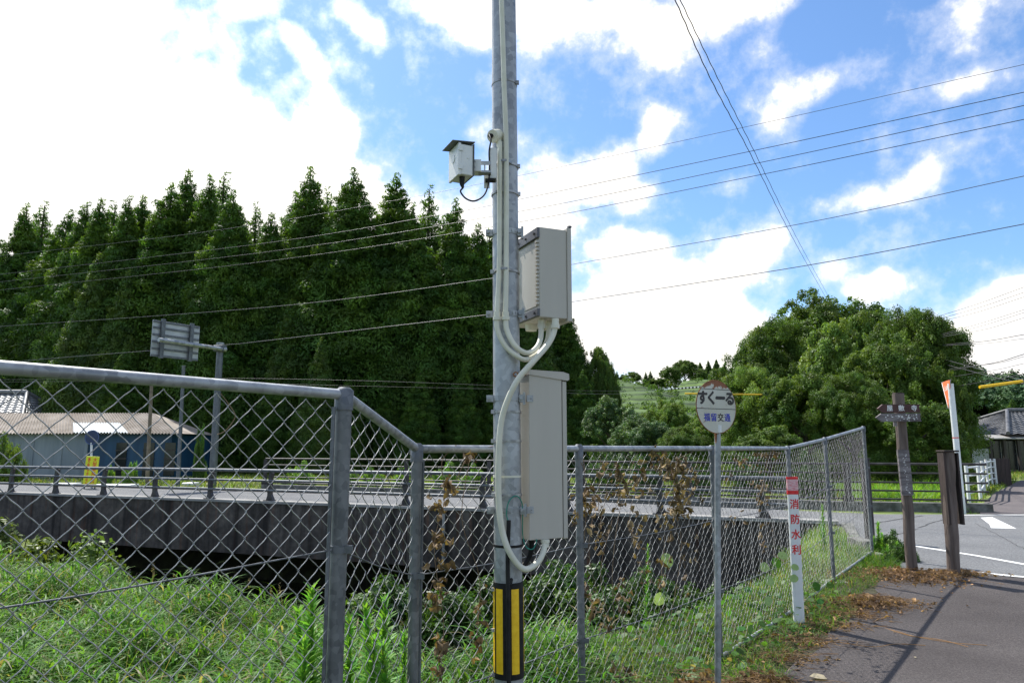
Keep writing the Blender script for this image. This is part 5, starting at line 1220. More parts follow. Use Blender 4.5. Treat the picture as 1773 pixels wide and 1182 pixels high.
def dried_vine(stems, leaves, label, seed, size=.036):
    g = np.random.default_rng(seed); r = empty('dried_vine', (0, 0, 0), label=label, cat='dead vine'); s = MB()
    for st in stems:
        pts = [at(x, y, fence_hit(x) - .02 + g.normal() * .012) for x, y in st]; s.tube(spline(pts, 6), .0016, 5)
    s.build('stems', m_twig, r); P = []; S = []
    for (x, y, rx, ry, n) in leaves:
        for _ in range(int(n * 1.9)):
            xx = x + g.normal() * rx; yy = y + g.normal() * ry; P.append(at(xx, yy, fence_hit(xx) + g.normal() * .03)); S.append(size * g.uniform(.5, 1.3))
    V, F, c = curled(np.array([tuple(p) for p in P]), np.array(S), g); me = fastmesh('dry_leaves', V, F); setcol(me, c); link('dry_leaves', me, m_dry, r)
dried_vine([[(790, 770), (765, 800), (770, 860), (752, 950), (768, 1080), (760, 1182)], [(860, 770), (815, 785), (790, 830)], [(812, 800), (800, 900), (830, 1000), (826, 1100)]],
    [(776, 838, 6, 12, 9), (757, 880, 5, 8, 6), (762, 936, 6, 10, 8), (763, 975, 8, 4, 4), (756, 1036, 7, 16, 9), (762, 1115, 9, 9, 6), (826, 1080, 6, 30, 8), (815, 790, 10, 5, 4), (760, 1160, 8, 8, 4)], 'dead brown vine hanging between the second fence post and the steel pole', 1)
dried_vine([[(1105, 782), (1090, 820), (1070, 900), (1060, 1000), (1066, 1100)], [(1150, 784), (1165, 830), (1168, 900), (1190, 1000)], [(1200, 782), (1170, 800), (1150, 860)], [(1080, 786), (1120, 830), (1150, 910), (1145, 1000)], [(1180, 784), (1160, 850), (1180, 940), (1160, 1080)], [(1130, 1120), (1110, 1000), (1090, 900), (1110, 820)], [(1050, 784), (1050, 850), (1030, 950)]],
    [(1165, 812, 12, 10, 26), (1148, 800, 12, 8, 10), (1178, 850, 10, 12, 22), (1168, 885, 8, 10, 14), (1182, 880, 9, 6, 8), (1135, 785, 8, 6, 8), (1155, 908, 6, 8, 4), (1100, 880, 40, 40, 14), (1180, 960, 20, 40, 10), (1200, 830, 10, 20, 6), (1102, 830, 5, 8, 7), (1075, 850, 5, 6, 5), (1060, 812, 12, 8, 8)], 'thick clump of dead brown leaves on the mesh left of the bus stop pole', 2, .042)
dried_vine([[(1010, 785), (1015, 880), (1008, 1000), (1020, 1120)], [(1040, 790), (1035, 900)], [(1006, 800), (1030, 860), (1020, 960), (1050, 1080)], [(1070, 1120), (1040, 1000), (1060, 900)]],
    [(1012, 852, 6, 8, 10), (1004, 894, 6, 10, 8), (1022, 870, 8, 8, 8), (1012, 1020, 7, 10, 9), (1033, 1048, 10, 6, 5), (1040, 930, 8, 20, 6), (1100, 935, 12, 20, 8), (1076, 1030, 12, 20, 9), (1110, 1000, 10, 10, 4)], 'sparse dead leaves on the fence post right of the lower cabinet', 3)
dried_vine([[(1260, 786), (1290, 790), (1330, 782), (1356, 784)], [(1330, 784), (1322, 850), (1335, 900)], [(1275, 800), (1300, 830)]],
    [(1330, 786, 12, 4, 12), (1318, 840, 8, 10, 10), (1290, 800, 14, 6, 8), (1318, 870, 6, 8, 6), (1322, 935, 8, 20, 8), (1270, 870, 10, 30, 6)], 'dead leaves and twigs draped over the rail left of the white marker post', 4)
dried_vine([[(1060, 1180), (1082, 1090), (1060, 1020)], [(1150, 1182), (1130, 1120), (1150, 1050)]], [(1052, 1085, 8, 8, 5), (1090, 1172, 8, 8, 7), (1148, 1010, 8, 10, 4), (1060, 1160, 10, 10, 5), (1130, 975, 8, 5, 3)], 'scattered dead leaves caught low in the mesh beside the bus stop pole', 5)
tw = MB(); tw.tube(spline([at(382, 681, 2.12), at(395, 698, 2.13), at(407, 718, 2.14), at(401, 733, 2.15), at(388, 747, 2.15), at(376, 752, 2.14)], 6), .0012, 5); tag(tw.build('dry_twig', m_twig), 'curled dry twig hooked under the left fence rail in front of the sign column', 'twig')
# living vine leaves
def live_vine(items, stem, label, seed):
    g = np.random.default_rng(seed); r = empty('creeper', (0, 0, 0), label=label, cat='vine'); P = np.array([tuple(at(x, y, Y)) for x, y, Y, s, d in items]); S = np.array([s for *_, s, d in items]); Nn = np.array([[g.normal() * .3, -1, .5 + g.normal() * .2] for _ in items])
    ti = np.array([(.05, .14, .02) if d else (.30, .42, .20) for *_, d in items]); V, F, c = leafcards(P, S, Nn, g, ti, 12); me = fastmesh('leaves', V, F); setcol(me, c); link('leaves', me, m_grass, r)
    sp = spline([at(*p) for p in stem], 6); s = MB(); s.tube(sp, .002, 5)
    for p in P:
        p = Vector(p); q = min(sp, key=lambda v: (v - p).length); mid = (p + q) / 2 + Vector((0, -.01, .015)); s.tube([q, mid, p + Vector((0, .004, -.01))], .0013, 4)
    s.build('stem', m_stem, r)
live_vine([(1353, 962, 6.5, .048, 0), (1342, 972, 6.5, .05, 1), (1322, 983, 6.3, .05, 0), (1331, 1003, 6.3, .045, 0), (1378, 982, 6.3, .035, 0), (1376, 1000, 6.3, .04, 0), (1330, 1042, 6.2, .04, 0), (1413, 1013, 6.9, .045, 1)], [(1340, 1060, 6.4), (1335, 1000, 6.4), (1350, 965, 6.5), (1378, 985, 6.4), (1377, 1040, 6.4)], 'pale round creeper leaves beside the foot of the white marker post', 1)
live_vine([(1155, 973, 4.95, .05, 0), (1140, 1038, 4.85, .045, 0)], [(1130, 1182, 4.8), (1138, 1080, 4.85), (1150, 1000, 4.9), (1156, 972, 4.95)], 'two pale round leaves on the mesh left of the bus stop pole', 2)

def litter(name, cx, cy, rx, ry, hz, nl, ns, label, seed, keep=None):
    g = np.random.default_rng(seed); P = np.stack([cx + g.normal(size=nl) * rx, cy + g.normal(size=nl) * ry, np.zeros(nl)], 1)
    d = ((P[:, 0] - cx) / rx) ** 2 + ((P[:, 1] - cy) / ry) ** 2; P[:, 2] = .012 + .08 * sstep(P[:, 1], 5.5, 8.5) + hz * np.exp(-d * .6) * g.random(nl)
    V, F, c = curled(P, g.uniform(.015, .045, nl), g); c = c * (.9 + .9 * g.random(nl)).repeat(9)[:, None] * np.array([1.15, 1.02, .9]); V[:, 2] = np.maximum(V[:, 2], .008 + .08 * sstep(V[:, 1], 5.5, 8.5))
    q = np.stack([cx + g.normal(size=ns) * rx, cy + g.normal(size=ns) * ry, np.zeros(ns)], 1); d = ((q[:, 0] - cx) / rx) ** 2 + ((q[:, 1] - cy) / ry) ** 2
    q[:, 2] = .01 + .08 * sstep(q[:, 1], 5.5, 8.5) + hz * np.exp(-d * .6) * g.random(ns)
    az = g.normal(size=ns) * .8 - .3 + np.pi * (g.random(ns) < .4); L = g.uniform(.10, .32, ns); dr = np.stack([np.cos(az), np.sin(az), g.normal(size=ns) * .1], 1)
    pts = np.stack([q - dr * L[:, None] / 2, q + np.array([0, 0, .01]), q + dr * L[:, None] / 2], 1); pts[:, :, 2] = np.maximum(pts[:, :, 2], .008 + .08 * sstep(pts[:, :, 1], 5.5, 8.5))
    V2, F2 = multitube(pts, np.array([0.1, .2, .97]), .0016, 3); c2 = np.repeat((.7 + .8 * g.random(ns)), 9)[:, None] * np.array([[1.25, 1.1, .9]])
    me = fastmesh(name, np.concatenate([V, V2]), np.concatenate([F, F2 + len(V)])); setcol(me, np.concatenate([c, c2])); return tag(link(name, me, m_dry), label=label, cat='dead leaves', kind='stuff')
litter('leaf_litter', 1.52, 4.55, .22, .12, .16, 420, 420, 'heap of dry straw and leaves at the path edge by the bus stop pole', 1)
litter('leaf_litter', 1.10, 4.45, .14, .10, .20, 260, 200, 'dark dry leaf heap under the fence left of the bus stop pole', 2)
litter('leaf_litter', 3.35, 6.95, .26, .12, .10, 330, 240, 'pale dry straw heap on the asphalt right of the marker post', 3)
litter('leaf_litter', 4.35, 8.2, .32, .24, .09, 620, 260, 'broad mat of brown leaves in front of the wooden guide post', 4)
litter('leaf_litter', 5.0, 8.35, .22, .10, .06, 240, 110, 'thin brown leaf mat between the two wooden posts', 5)
for k, (x, y) in enumerate([(2.0, 5.3), (2.35, 5.75), (2.75, 6.2), (3.1, 6.55)]):
    litter('leaf_litter', x - .05, y + .08, .15, .10, .015, 90, 60, ['dry leaves along the path edge nearest the straw heap', 'dry leaves on the path edge below the marker post', 'dry leaves on the path edge right of the marker post', 'dry leaves where the verge meets the pale straw heap'][k], 30 + k)
rs = np.random.default_rng(77)
P = np.array([[2.02, 4.93, .012], [4.1, 5.9, .012], [2.9, 5.4, .012], [5.2, 6.9, .04], [3.5, 5.1, .012], [4.9, 4.9, .012]]); V, F, c = leafcards(P, np.array([.055, .015, .012, .012, .01, .01]), np.array([[.05, -.1, 1]] * 6) + rs.normal(size=(6, 3)) * .1, rs, np.tile([[.55, .48, .34]], (6, 1)), 6)
for i in range(6):
    me = fastmesh('fallen_leaf', V[i * 6:i * 6 + 6] , np.arange(6).reshape(1, 6)); setcol(me, c[i * 6:i * 6 + 6]); tag(link('fallen_leaf', me, m_grass), ['large pale fallen leaf lying flat on the asphalt beside the straw heap', 'tiny pale leaf alone in the middle of the asphalt path', 'tiny pale leaf just right of the long orange twig', 'tiny pale leaf near the right frame edge below the timber posts', 'tiny pale leaf on the dark cable shadow on the path', 'tiny pale leaf nearest the bottom right corner'][i], 'leaf', 'fallen leaves on the path')
for j, pts in enumerate([[(3.05, 6.35), (3.16, 6.12), (3.22, 5.95), (3.4, 5.78), (3.62, 5.7)], [(2.3, 5.75), (2.5, 5.80), (2.72, 5.66), (2.95, 5.74), (3.15, 5.70)], [(3.1, 6.3), (3.18, 6.0), (3.36, 5.86), (3.45, 5.66)]]):
    t = MB(); t.tube(spline([(x, y, .014) for x, y in pts], 6), .0022, 5); tag(t.build('dry_twig', mat('orange_twig', (.30, .15, .04), (.4, .22, .08), 20, .8)), ['long orange-brown twig lying on the asphalt', 'thin greenish twig across the path edge', 'second orange-brown twig lying beside the long one'][j], 'twig')

# ------------------------------------------------------------------ road furniture beyond the bridge
def road_sign_back():
    Y = 27.5; base = at(368, 836, Y); base.z = .05; top = at(381.5, 596, Y)
    r = empty('overhead_road_sign', base, label='large road sign seen from the back on a grey cantilever column', cat='road sign')
    b = MB(); b.tube([Vector((0, 0, -.1)), top - base], [.145, .12], 20); b.build('column', m_galvd, r)
    b = MB(); b.tube([top - base, top - base + Vector((0, 0, .06))], .14, 16); b.build('column_cap', m_galv, r)
    a0 = at(275, 588, 24.85) - base; a1 = at(391, 605, 27.45) - base; b = MB(); b.tube([a0, a1], .075, 14); b.build('arm', m_galv, r)
    b = MB(); q = at(381, 603, 27.4) - base; b.box((-.2, -.17, -.12), (.2, .17, .12), Matrix.Translation(q), .02); b.build('arm_clamp', m_galvd, r)
    tl = at(261, 553, 25.2) - base; tr = at(342, 570, 26.7) - base; bl = at(260.5, 616, 25.2) - base; br = at(342, 630, 26.7) - base
    x = (tr - tl); W = x.length; x.normalize(); x.z = 0; x.normalize(); z = Vector((0, 0, 1)); n = x.cross(z); H = tl.z - bl.z
    M = Matrix(((x.x, n.x, z.x, bl.x), (x.y, n.y, z.y, bl.y), (x.z, n.z, z.z, bl.z), (0, 0, 0, 1)))
    m_alu = mat('aluminium_panel_back', (.34, .36, .37), (.46, .47, .47), 3, .45, .3)
    b = MB(); b.box((0, -.03, 0), (W, -.01, H), M, .004); b.build('sign_panel', m_alu, r)
    for k in range(6):
        zz = H * (.02 + .96 * k / 5) - (.03 if k == 5 else 0); b = MB(); b.box((.02, -.0095, zz - .03), (W - .02, .03, zz + .045), M); b.build('back_rib', m_galvd, r)
    for xx in (.19, .80):
        b = MB(); b.box((W * xx - .07, .031, -.05), (W * xx + .07, .11, H + .06), M); b.build('upright', m_galvd, r)
road_sign_back()
def simple_pole(name, p0, p1, r0, m, label, Y):
    a = at(*p0, Y); a.z = -.1; b = at(*p1, Y); r = empty(name, a, label=label, cat='pole'); t = MB(); t.tube([Vector((0, 0, 0)), b - a], [r0, r0 * .8], 12); t.build('shaft', m, r)
    c = MB(); c.tube([b - a, b - a + Vector((0, 0, .05))], r0 * .95, 10); c.build('cap', m, r)
simple_pole('thin_pole', (309, 826), (318, 635), .075, m_galvd, 'thin grey pole standing left of the sign column', 27)
simple_pole('wooden_pole', (256, 822), (263, 655), .075, mat('brown_pole', (.13, .10, .07), (.22, .18, .13), 5, .8), 'thin brown pole in front of the blue shed', 28)
def notice():
    Y = 25.3; r0 = at(155, 846, Y); r0.z = .05; r = empty('yellow_notice_board', r0, label='yellow notice board with red writing behind the bridge rail', cat='notice board')
    m_yb = mat('yellow_notice', (.62, .66, .01), (.75, .76, .02), 3, .4)
    z1 = at(155, 789.5, Y).z - r0.z; W = .50; H = z1 - .12
    M = Matrix.Translation((0, -.02, .12)) @ Matrix.Rotation(R(-8), 4, 'Z') @ Matrix.Rotation(R(3), 4, 'Y')
    b = MB(); b.box((-W / 2, -.03, 0), (W / 2, .0, H), M, .004); b.build('board', m_yb, r)
    for s in (-1, 1):
        b = MB(); b.box((s * .2 - .02, .002, -.15), (s * .2 + .02, .03, H), M); b.build('leg', m_galvd, r)
    TM = M @ Matrix(((1, 0, 0, 0), (0, 0, -1, -.0315), (0, 1, 0, 0), (0, 0, 0, 1)))
    for col, tx in ((.11, '大型車両通行'), (-.12, '通り抜けできません')):
        n = len(tx); st = (H - .12) / n
        for i, ch in enumerate(tx):
            lettering('lettering', ch, min(.17, st * 1.05), TM @ Matrix.Translation((col, H - .06 - st * (i + .5), 0)), m_letterred, r, bold=.003)
notice()
def round_sign():
    Y = 26.5; p = at(160, 757, Y); b0 = at(158, 840, Y); b0.z = -.05; r = empty('round_road_sign', b0, label='round dark blue road sign on a thin white pole above the yellow notice', cat='road sign')
    t = MB(); t.tube([Vector((0, 0, 0)), at(158.5, 766, Y) - b0], .038, 12); t.build('pole', m_white, r)
    m_blue = mat('dark_blue_sign', (.012, .025, .07), (.02, .04, .11), 6, .4)
    q = p - b0; b = MB(); b.tube([q + Vector((0, -.01, 0)), q + Vector((0, -.03, 0))], .27, 28); b.build('sign_disc', m_blue, r)
    b = MB(); b.tube([q + Vector((.25 * math.cos(a), -.032, .25 * math.sin(a))) for a in np.linspace(0, 6.283, 29)[:-1]], .008, 5, closed=True); b.build('rim', mat('faded_blue_rim', (.10, .16, .36), None, 4, .5), r)
round_sign()
# white sheets and stones lying in the verge
for i, (px, py, w) in enumerate([(112, 836, 22), (200, 838, 34), (330, 835, 10)]):
    Y = 1.42 * FPX / (py + 2 - 775) ; Y = min(Y, 28.5); p = at(px, py, Y); b = MB(); b.box((-w / FPX * Y, -.3, 0), (w / FPX * Y, .3, .12), Matrix.Translation((p.x, Y, .05)), .04)
    tag(b.build('white_slab', m_white), ['pale slab in the grass left of the yellow notice', 'long pale slab in the grass right of the yellow notice', 'small pale block at the foot of the thin grey pole'][i], 'slab')

# ------------------------------------------------------------------ buildings
def corrug(mb, p00, p10, p11, p01, n, amp):
    """corrugated sheet between four corners (waves run along the first edge)"""
    V = []; F = []; p00, p10, p11, p01 = map(Vector, (p00, p10, p11, p01)); up = Vector((0, 0, 1)); m = n * 4
    for i in range(m + 1):
        t = i / m; o = up * amp * math.sin(2 * math.pi * i / 4 + .4)
        a = p00.lerp(p10, t); b = p01.lerp(p11, t); V += [a + o, b + o, a + o - up * .02, b + o - up * .02]
    for i in range(m):
        a = 4 * i; F += [(a, a + 4, a + 5, a + 1), (a + 2, a + 3, a + 7, a + 6), (a, a + 2, a + 6, a + 4), (a + 1, a + 5, a + 7, a + 3)]
    mb.add(V, F)
m_shedroof = mat('brown_corrugated_roof', (.20, .165, .13), (.34, .295, .25), 1.4, .8, 0, .4, 14, 8)
m_greyw = mat('grey_sheet_wall', (.20, .23, .26), (.27, .30, .33), 1, .7, 0, .3, 8, stretch=(3, 3, .4))
m_bluew = mat('blue_sheet_wall', (.007, .042, .095), (.014, .065, .135), 1, .5, 0, .3, 8, stretch=(4, 4, .3))
m_darkwin = mat('dark_window', (.008, .010, .014), (.02, .022, .025), 2, .15)
m_tile = mat('grey_roof_tiles', (.10, .108, .115), (.20, .21, .22), 2, .5, 0, .3, 20)
m_plaster = mat('pale_plaster', (.50, .52, .50), (.60, .61, .58), 2, .8)
m_brownw = mat('dark_brown_wall', (.035, .026, .022), (.06, .045, .04), 2, .7, stretch=(5, 5, .5))
def shed():
    Y0, Y1 = 35.0, 40.0; xa = at(-330, 780, Y0).x; xb = at(309, 780, Y0).x; xm = at(143, 780, Y0).x; ze = at(150, 750, Y0).z; zr = ze + 1.0
    r = empty('long_shed', ((xa + xb) / 2, 37.5, 0), label='long low shed, half grey half blue, under a brown corrugated roof', cat='shed'); O = r.location
    def bx(name, lo, hi, m): b = MB(); b.box([lo[i] - O[i] for i in range(3)], [hi[i] - O[i] for i in range(3)]); return b.build(name, m, r)
    bx('grey_wall', (xa, Y0 + .3, -.2), (xm, Y1, ze - .02), m_greyw); bx('blue_wall', (xm + .002, Y0 + .3, -.2), (xb - .5, Y1, ze - .02), m_bluew)
    bx('wall_post', (xm - .09, Y0 + .22, -.2), (xm + .09, Y0 + .298, ze - .03), m_greyw)
    for px in (50, 100): x = at(px, 780, Y0).x; bx('wall_seam', (x - .03, Y0 + .27, -.2), (x + .03, Y0 + .298, ze - .04), m_greyw)
    for px in (205, 253, 290):
        x = at(px, 780, Y0).x; w = bx('window', (x - .26, Y0 + .26, .15), (x + .26, Y0 + .298, 1.75), m_darkwin)
        for z in (.55, .95, 1.35): q = MB(); q.box((x - .28 - O.x, Y0 + .235 - O.y, z), (x + .28 - O.x, Y0 + .258 - O.y, z + .06)); q.build('window_bar', m_brownw, w)
    b = MB(); n = int((xb - xa) / .16)
    e = lambda x, y, z: (x - O.x, y - O.y, z)
    p119 = at(118, 740, Y0).x; p215 = at(222, 740, Y0).x; 
    corrug(b, e(xa, Y0 - .15, ze), e(xb, Y0 - .15, ze), e(xb - 2.6, Y1 - 2.5, zr + .1), e(xa, Y1 - 2.5, zr + .1), n, .035)
    b.build('front_roof', m_shedroof, r)
    b = MB(); corrug(b, e(xa, Y1 - 2.5, zr + .1), e(xb - 2.6, Y1 - 2.5, zr + .1), e(xb - .4, Y1 + .2, ze), e(xa, Y1 + .2, ze), n, .035); b.add([e(xb, Y0 - .15, ze), e(xb - .4, Y1 + .2, ze), e(xb - 2.6, Y1 - 2.5, zr + .1)], [(0, 1, 2)]); b.build('rear_roof', m_shedroof, r)
    b = MB(); corrug(b, e(p119 + .4, Y0 - .18, ze + .045), e(p215 + .1, Y0 - .18, ze + .045), e(p215 - 1.0, Y0 + 1.0, ze + .55), e(p119 - .4, Y0 + 1.0, ze + .55), int((p215 - p119) / .16), .035); b.build('pale_roof_sheet', m_white, r)
shed()
def tiled_house(name, loc, W, D, ze, zr, hip, label, wall, over=.7, zig=None):
    r = empty(name, loc, label=label, cat='house'); b = MB(); b.box((-W / 2 + over, -D / 2 + over, -.3), (W / 2 - over, D / 2 - over, ze)); b.build('wall', wall, r)
    # four hipped slopes with tile rows
    rx = W / 2 - hip; c = [(-W / 2, -D / 2, ze), (W / 2, -D / 2, ze), (W / 2, D / 2, ze), (-W / 2, D / 2, ze)]; t = [(-rx, 0, zr), (rx, 0, zr)]
    def slope(a, b_, c_, d_):
        s = MB(); a, b_, c_, d_ = map(Vector, (a, b_, c_, d_)); rows = 14; cols = max(4, int((b_ - a).length / .28)); V = []; F = []
        for i in range(rows):
            for e, off in ((i / rows, .05), ((i + 1) / rows, .0)):
                for j in range(cols + 1):
                    u = j / cols; p = a.lerp(b_, u).lerp(d_.lerp(c_, u), e); V.append(p + Vector((0, 0, off + .03 * math.cos(j * math.pi))))
        n = cols + 1
        for i in range(rows * 2 - 1):
            for j in range(cols): F.append((i * n + j, i * n + j + 1, (i + 1) * n + j + 1, (i + 1) * n + j))
        s.add(V, F); return s
    for q in ((c[0], c[1], t[1], t[0]), (c[2], c[3], t[0], t[1]), (c[1], c[2], t[1], t[1]), (c[3], c[0], t[0], t[0])): slope(*q).build('roof_slope', m_tile, r)
    b = MB(); b.tube([Vector(t[0]) + Vector((0, 0, .1)), Vector(t[1]) + Vector((0, 0, .1))], .14, 8)
    for a, q in ((c[0], t[0]), (c[3], t[0]), (c[1], t[1]), (c[2], t[1])): b.tube([Vector(a) + Vector((0, 0, .08)), Vector(q) + Vector((0, 0, .1))], .11, 8)
    b.build('roof_ridge', m_tile, r)
    b = MB(); b.box((-W / 2 + .05, -D / 2 + .05, ze - .09), (W / 2 - .05, D / 2 - .05, ze - .04)); b.build('eaves', m_brownw, r); return r
pL = at(-10, 690, 44.2); zr = at(0, 681, 44.2).z
tiled_house('tiled_house', (pL.x - 1.8, 44.2, 0), 12.0, 7, 2.6, zr, 2.2, 'grey tiled house roof rising behind the shed at the left edge', m_plaster)
# right-hand house
pR = at(1800, 760, 46); hz = at(1700, 752, 42).z
rh = tiled_house('tiled_house', (pR.x + 1.0, 46.5, 0), 11.5, 9, hz, at(1690, 712, 46).z, 3.2, 'dark Japanese house with a grey tiled roof at the right edge', m_brownw, over=.9)
m_tiled = mat('dark_roof_tiles', (.055, .055, .058), (.13, .13, .135), 2, .55, 0, .3, 20)
for ch in rh.children:
    if ch.name.startswith('roof'): ch.data.materials[0] = m_tiled
def house_bits():
    O = rh.location
    def q(px, y=None): return at(px, 780, 42.85).x - O.x
    b = MB(); b.box((q(1683), -3.66, -.2), (q(1715), -3.62, 1.45)); b.build('pale_wall_panel', m_plaster, rh)
    for px0, px1, z in ((1668, 1696, 1.95), (1702, 1800, 2.0)):
        b = MB(); b.prism([(0, 0), (1.0, .22), (1.0, .27), (0, .06)], q(px0), q(px1), Matrix(((0, 0, 1, 0), (1, 0, 0, -4.7), (0, 1, 0, z), (0, 0, 0, 1)))); b.build('canopy', m_concl, rh)
    for px in (1700, 1724, 1748, 1773):
        b = MB(); b.box((q(px) - .07, -4.5, -.1), (q(px) + .07, -4.36, 2.05)); b.build('porch_post', m_brownw, rh)
    for px in (1733, 1760):
        b = MB(); b.box((q(px) - .45, -3.66, .2), (q(px) + .45, -3.61, 1.9)); w = b.build('window', m_darkwin, rh)
        b = MB(); b.box((q(px) - .5, -3.605, .12), (q(px) + .5, -3.6 + .001, .2)); b.box((q(px) - .02, -3.67, .2), (q(px) + .02, -3.662, 1.9)); b.build('frame', m_concl, w)
house_bits()
p = at(1746, 728, 50); b = MB(); b.tube([(p.x, 50, 0), (p.x, 50, at(1746, 723, 50).z)], .32, 12); tag(b.build('chimney_tank', m_concl), 'small pale cylinder standing behind the right-hand house roof', 'tank')
p = at(1785, 740, 56); b = MB(); b.prism([(-3, -2), (3, -2), (3, 2), (-3, 2)], 0, 2.4, Matrix.Translation((p.x + 1, 56, 0))); o = empty('blue_roofed_shed', (p.x + 1, 56, 0), label='blue-roofed outbuilding behind the right-hand house', cat='shed')
b = MB(); b.box((-3, -2, 0), (3, 2, 2.5)); b.build('wall', m_plaster, o); b = MB(); b.prism([(-2.6, 2.51), (2.6, 2.51), (0, 3.5)], -3.3, 3.3, Matrix(((0, 0, 1, 0), (1, 0, 0, 0), (0, 1, 0, 0), (0, 0, 0, 1)))); b.build('roof', mat('blue_metal_roof', (.10, .20, .38), (.14, .25, .44), 2, .4), o)
# low boundary board at the bend of the side path and the dark gate
p = at(1732, 822, 27.8); b = MB(); b.box((p.x - .35, 27.7, 0), (p.x + .35, 27.85, 1.1)); tag(b.build('boundary_board', m_wooddark), 'dark board closing the far end of the white post-and-rail fence', 'board')

# ------------------------------------------------------------------ overhead lines
m_cable = mat('black_cable', (.02, .02, .022), (.04, .04, .042), 6, .5)
m_cabg = mat('grey_cable', (.07, .07, .075), (.11, .11, .115), 6, .5)
def cable(pts, label, rad=.009, m=None, Yl=36, Yr=13, x0=0, x1=1773, name='overhead_cable', ext=True, group='overhead cables'):
    def Yof(px):
        t = (px - x0) / (x1 - x0); return 1 / (1 / Yl + (1 / Yr - 1 / Yl) * t)
    P = [at(px, py, Yof(px)) for px, py in pts]
    if ext:
        d = (P[1] - P[0]); P = [P[0] - d.normalized() * 6] + P; d = (P[-1] - P[-2]); P = P + [P[-1] + d.normalized() * 4]
    t = MB(); t.tube([tuple(q) for q in spline(P, 10)], rad * .8, 6, cap=False); return tag(t.build(name, m or m_cable), label, 'cable', group)
cable([(0, 443), (250, 415), (460, 386), (700, 344), (905, 303), (1300, 218), (1773, 112)], 'topmost and faintest of the cables sloping up to the right', .0065, m_cabg)
cable([(0, 475), (440, 423.5), (761, 372), (900, 345), (1300, 262), (1773, 160)], 'second highest of the cables sloping up to the right', .009)
cable([(0, 488), (440, 439), (850, 375), (1300, 285), (1773, 183)], 'middle cable of the close trio sloping up to the right', .009)
cable([(0, 502), (440, 455), (850, 393), (1300, 306), (1773, 207)], 'lowest cable of the close trio sloping up to the right', .009)
cable([(0, 565), (460, 532), (850, 482), (1000, 456), (1400, 385), (1773, 305)], 'lone cable passing behind the middle of the upper cabinet', .009, m_cabg)
cable([(0, 628), (130, 617), (388, 597), (440, 592), (842, 545), (1000, 521), (1400, 459), (1773, 388)], 'thick twisted cable passing behind the foot of the upper cabinet', .011, m_cabg)
cable([(0, 657), (440, 655), (850, 667), (1000, 681), (1200, 680), (1330, 683)], 'nearly level thin cable running behind the bus stop sign', .008, m_cabg, 34, 26)
cable([(0, 661), (280, 660), (620, 668), (1000, 676), (1110, 675), (1240, 668)], 'second nearly level cable just above the one behind the bus sign', .007, m_cabg, 34, 28, ext=False)
def sleeve(pts, label, rad, Y, m, stripes=False):
    P = [at(a, b, Y) for a, b in pts]; r = empty('cable_sleeve', P[0], label=label, cat='cable guard'); t = MB(); t.tube([p - P[0] for p in P], rad, 10); t.build('tube', m, r)
    if stripes:
        n = 12
        for k in range(n): a = P[0].lerp(P[-1], (k + .5) / n) - P[0]; b = P[0].lerp(P[-1], (k + .95) / n) - P[0]; s = MB(); s.tube([a, b], rad * 1.12, 10); s.build('band', m_black, r)
sleeve([(1186, 681), (1320, 683)], 'yellow guard tube on the level cable behind the bus stop sign', .03, 28, m_yellow)
sleeve([(1158, 673.5), (1232, 669)], 'black and white banded guard tube left of the bus stop sign', .032, 28.6, m_white, True)
# twin twisted line overhead
for dx, lab, w in ((0, 'thicker left strand of the twin line dropping to the domed tree', .012), (8, 'thinner right strand of the twin line dropping to the domed tree', .010)):
    pts = [(1120 + dx, -110), (1168 + dx * 1.1, -2), (1232 + dx * 1.6, 140), (1300 + dx, 268 - dx * .2), (1362 + dx * .9, 392), (1400 + dx * .8, 462), (1428 + dx * .7, 512), (1445 + dx * .6, 545)]
    P = [at(x, y, 1 / (1 / 7.0 + (1 / 48 - 1 / 7.0) * max(-.25, (y + 2) / 547))) for x, y in pts]
    t = MB(); S = spline(P, 26); tw_ = []
    for i, p in enumerate(S): tw_.append(p + Vector((math.cos(i * 1.3), 0, math.sin(i * 1.3))) * .003)
    t.tube(tw_, w * .55, 6, cap=False); tag(t.build('twin_cable', m_cable), lab, 'cable', 'twin twisted line')
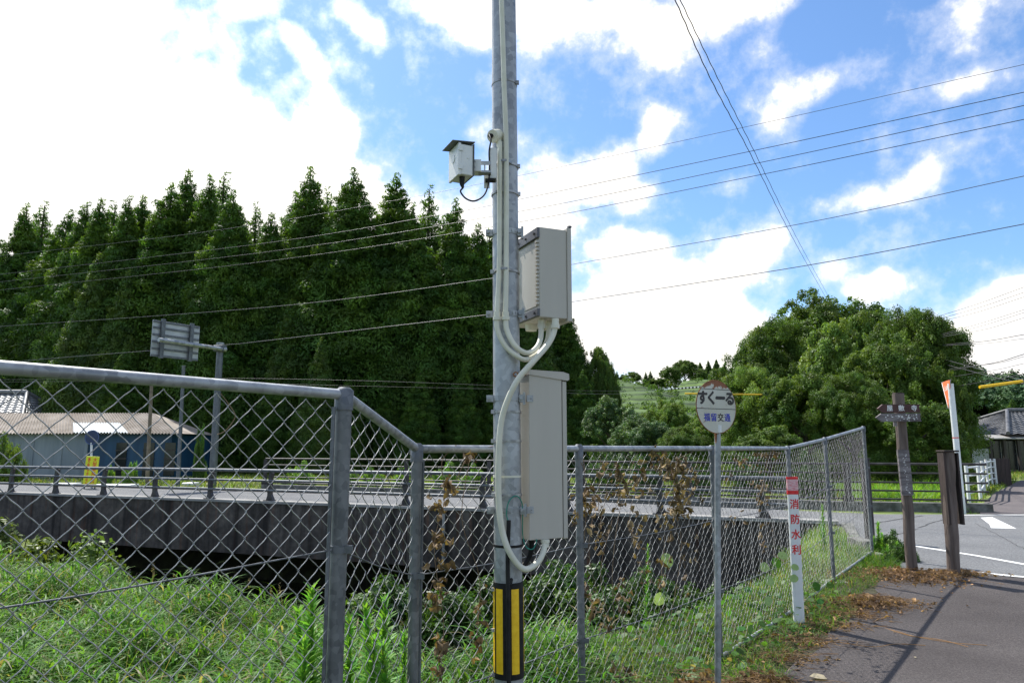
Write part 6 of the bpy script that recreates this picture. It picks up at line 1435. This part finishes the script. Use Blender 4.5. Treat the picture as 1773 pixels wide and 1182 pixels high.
# right-hand bundle
rb = [([(1606, 553), (1690, 527), (1773, 497)], 'highest cable at the right edge above the round tree'), ([(1607, 557), (1690, 534), (1773, 506)], 'second cable at the right edge above the round tree'), ([(1613, 560), (1690, 541), (1773, 514)], 'third cable at the right edge above the round tree'),
      ([(1637, 577), (1700, 559), (1773, 536)], 'faint cable starting above the ringed pole top'), ([(1639, 579), (1700, 564), (1773, 541)], 'faint cable just below another above the ringed pole top'), ([(1655, 579), (1710, 569), (1773, 550)], 'lowest faint cable above the ringed pole top'),
      ([(1654, 595), (1710, 590), (1773, 579)], 'upper cable leaving the ringed pole top'), ([(1655, 597), (1710, 594), (1773, 586)], 'lower cable leaving the ringed pole top'), ([(1682, 635), (1730, 626), (1773, 613)], 'cable just above the criss-crossing lines at right'),
      ([(1682, 634), (1730, 628), (1773, 617)], 'cable doubling the one above the criss-crossing lines'), ([(1681, 647), (1730, 639), (1773, 629)], 'cable through the middle of the criss-crossing lines'), ([(1686, 636), (1730, 648), (1773, 658)], 'cable falling to the right across the others'),
      ([(1684, 643), (1730, 655), (1773, 664)], 'lower cable falling to the right across the others'), ([(1695, 662), (1735, 655), (1773, 647)], 'dark cable just above the yellow guard tube at right')]
for i, (pts, lab) in enumerate(rb): cable(pts, lab, .016 if i in (6, 8, 13) else .011, m_cable if i in (6, 8, 13, 0, 1, 2) else m_cabg, 33, 24, 1606, 1773, ext=True, group='cables at the right edge')
sleeve([(1696, 670), (1770, 660)], 'yellow guard tube hanging at the right edge above the house', .05, 23, m_yellow)
def far_pole():
    Y = 36; a = at(1654, 820, Y); a.z = 0; b = at(1650, 590, Y); r = empty('utility_pole', a, label='concrete utility pole top poking out above the round tree', cat='utility pole')
    t = MB(); t.tube([Vector((0, 0, 0)), b - a], [.18, .13], 14); t.build('shaft', m_concl, r)
    t = MB(); t.tube([b - a, at(1647, 583, Y) - a], .03, 8); t.build('top_rod', m_galvd, r)
    t = MB(); q = at(1652, 585, Y) - a; t.tube([q + Vector((.12 * math.cos(k), 0, .12 * math.sin(k))) for k in np.linspace(0, 6.283, 17)[:-1]], .015, 6, closed=True); t.build('ring', m_galvd, r)
    for dz in (-.25, -.5): t = MB(); t.tube([b - a + Vector((-.25, 0, dz)), b - a + Vector((.25, 0, dz))], .03, 6); t.build('crossarm', m_galvd, r)
far_pole()
